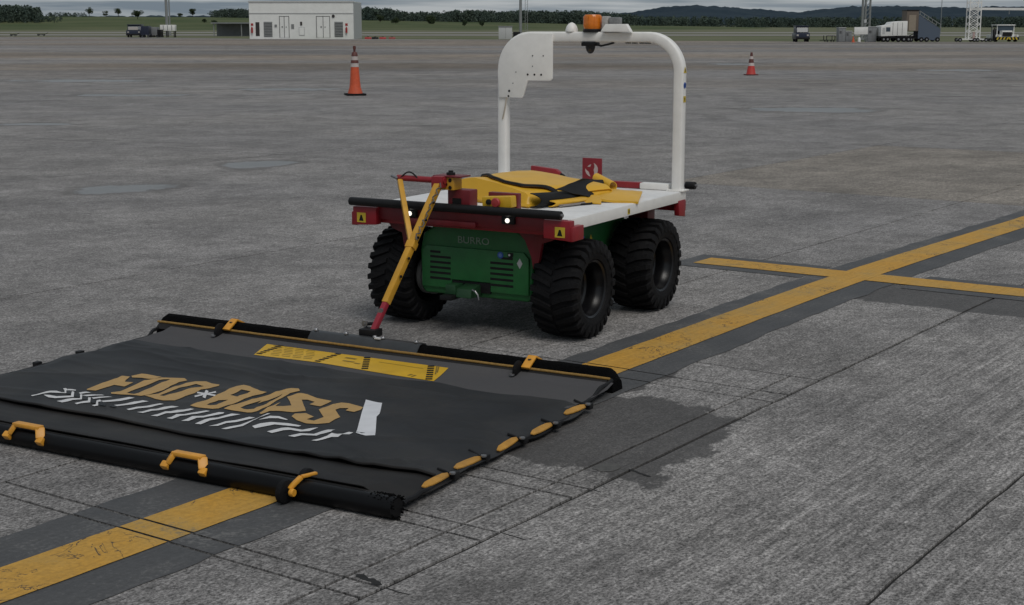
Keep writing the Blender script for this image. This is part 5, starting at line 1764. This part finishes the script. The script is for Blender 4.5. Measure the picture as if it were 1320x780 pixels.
# white tug with chevron bumper
q, mm = spot(1298, 54)
e = empty('pushback_tug', (q[0], q[1], 0), 0, 'white tug with open cab and yellow black chevron bumper at the far right', 'tug')
W_ = 30 * mm
MB().lim(-W_ / 2, W_ / 2, .1, 2.6, .28, .62).build('body', TWHITE, e, bevel=.04)
MB().lim(-W_ * .22, W_ * .22, .02, .8, .625, .98).build('bonnet', TWHITE, e, bevel=.05)
MB().lim(-W_ * .20, W_ * .20, -.02, .018, .50, .85).build('grille', BLACKP, e)
for a in (-1, 1):
    for y in (.55, 1.9):
        MB().lim(a * W_ * .36 - .03, a * W_ * .36 + .03, y, y + .06, .62, 1.42).build('cab_post', TWHITE, e)
    MB().lim(a * W_ * .38 - .10, a * W_ * .38 + .10, .02, .098, .46, .60).build('headlight', CLEAR, e)
MB().lim(-W_ * .40, W_ * .40, .45, 2.05, 1.42, 1.50).build('cab_roof', TWHITE, e, bevel=.02)
MB().lim(-W_ * .34, W_ * .34, .56, .575, .98, 1.41).build('windscreen', GLASSD, e)
MB().lim(-W_ * .30, W_ * .30, 1.5, 1.8, .62, 1.1).build('seat', BLACKP, e, bevel=.04)
bpr = MB().lim(-W_ / 2, W_ / 2, -.08, .08, .18, .42).build('bumper', BLACKP, e)
for k in range(7):
    x0 = -W_ / 2 + .05 + k * W_ / 7
    sl = .10 if k < 3.5 else -.10
    MB().prism([(x0, .19), (x0 + .13, .19), (x0 + .13 + sl, .41), (x0 + sl, .41)], lambda a, b, d: (a, d, b), -.092, -.082).build('chevron', SIGY, bpr)
for a in (-1, 1):
    for y in (.45, 2.1):
        w_ = MB().lathe([(.12, -.11), (.26, -.11), (.26, .11), (.12, .11)], T(a * (W_ / 2 - .16), y, .263) @ ROT_X, 18).build('wheel', BLACKR, e, smooth=True)
        MB().lathe([(.11, -.115), (.11, .115)], T(a * (W_ / 2 - .16), y, .263) @ ROT_X, 10).build('hub', GREYP, w_)
q, mm = spot(1282, 54)
e = empty('gas_bottle_trolley', (q[0], q[1], 0), 0, 'dark upright trolley standing next to the white tug', 'trolley')
MB().lathe([(.15, .12), (.15, 1.0), (.06, 1.12), (.06, 1.22), (0, 1.23)], T(0, .2, 0), 14).build('bottle', BLACKP, e, smooth=True)
MB().bar((-.2, .36, .1), (-.2, .40, 1.3), .04, .04, (0, 1, 0)).bar((.2, .36, .1), (.2, .40, 1.3), .04, .04, (0, 1, 0)).bar((-.2, .40, 1.3), (.2, .40, 1.3), .04, .04).build('frame', BLACKP, e)
MB().lim(-.22, .22, .05, .38, .06, .11).build('foot', BLACKP, e)
wheels(e, (-.25, .25), .38, .4, .13, .05)
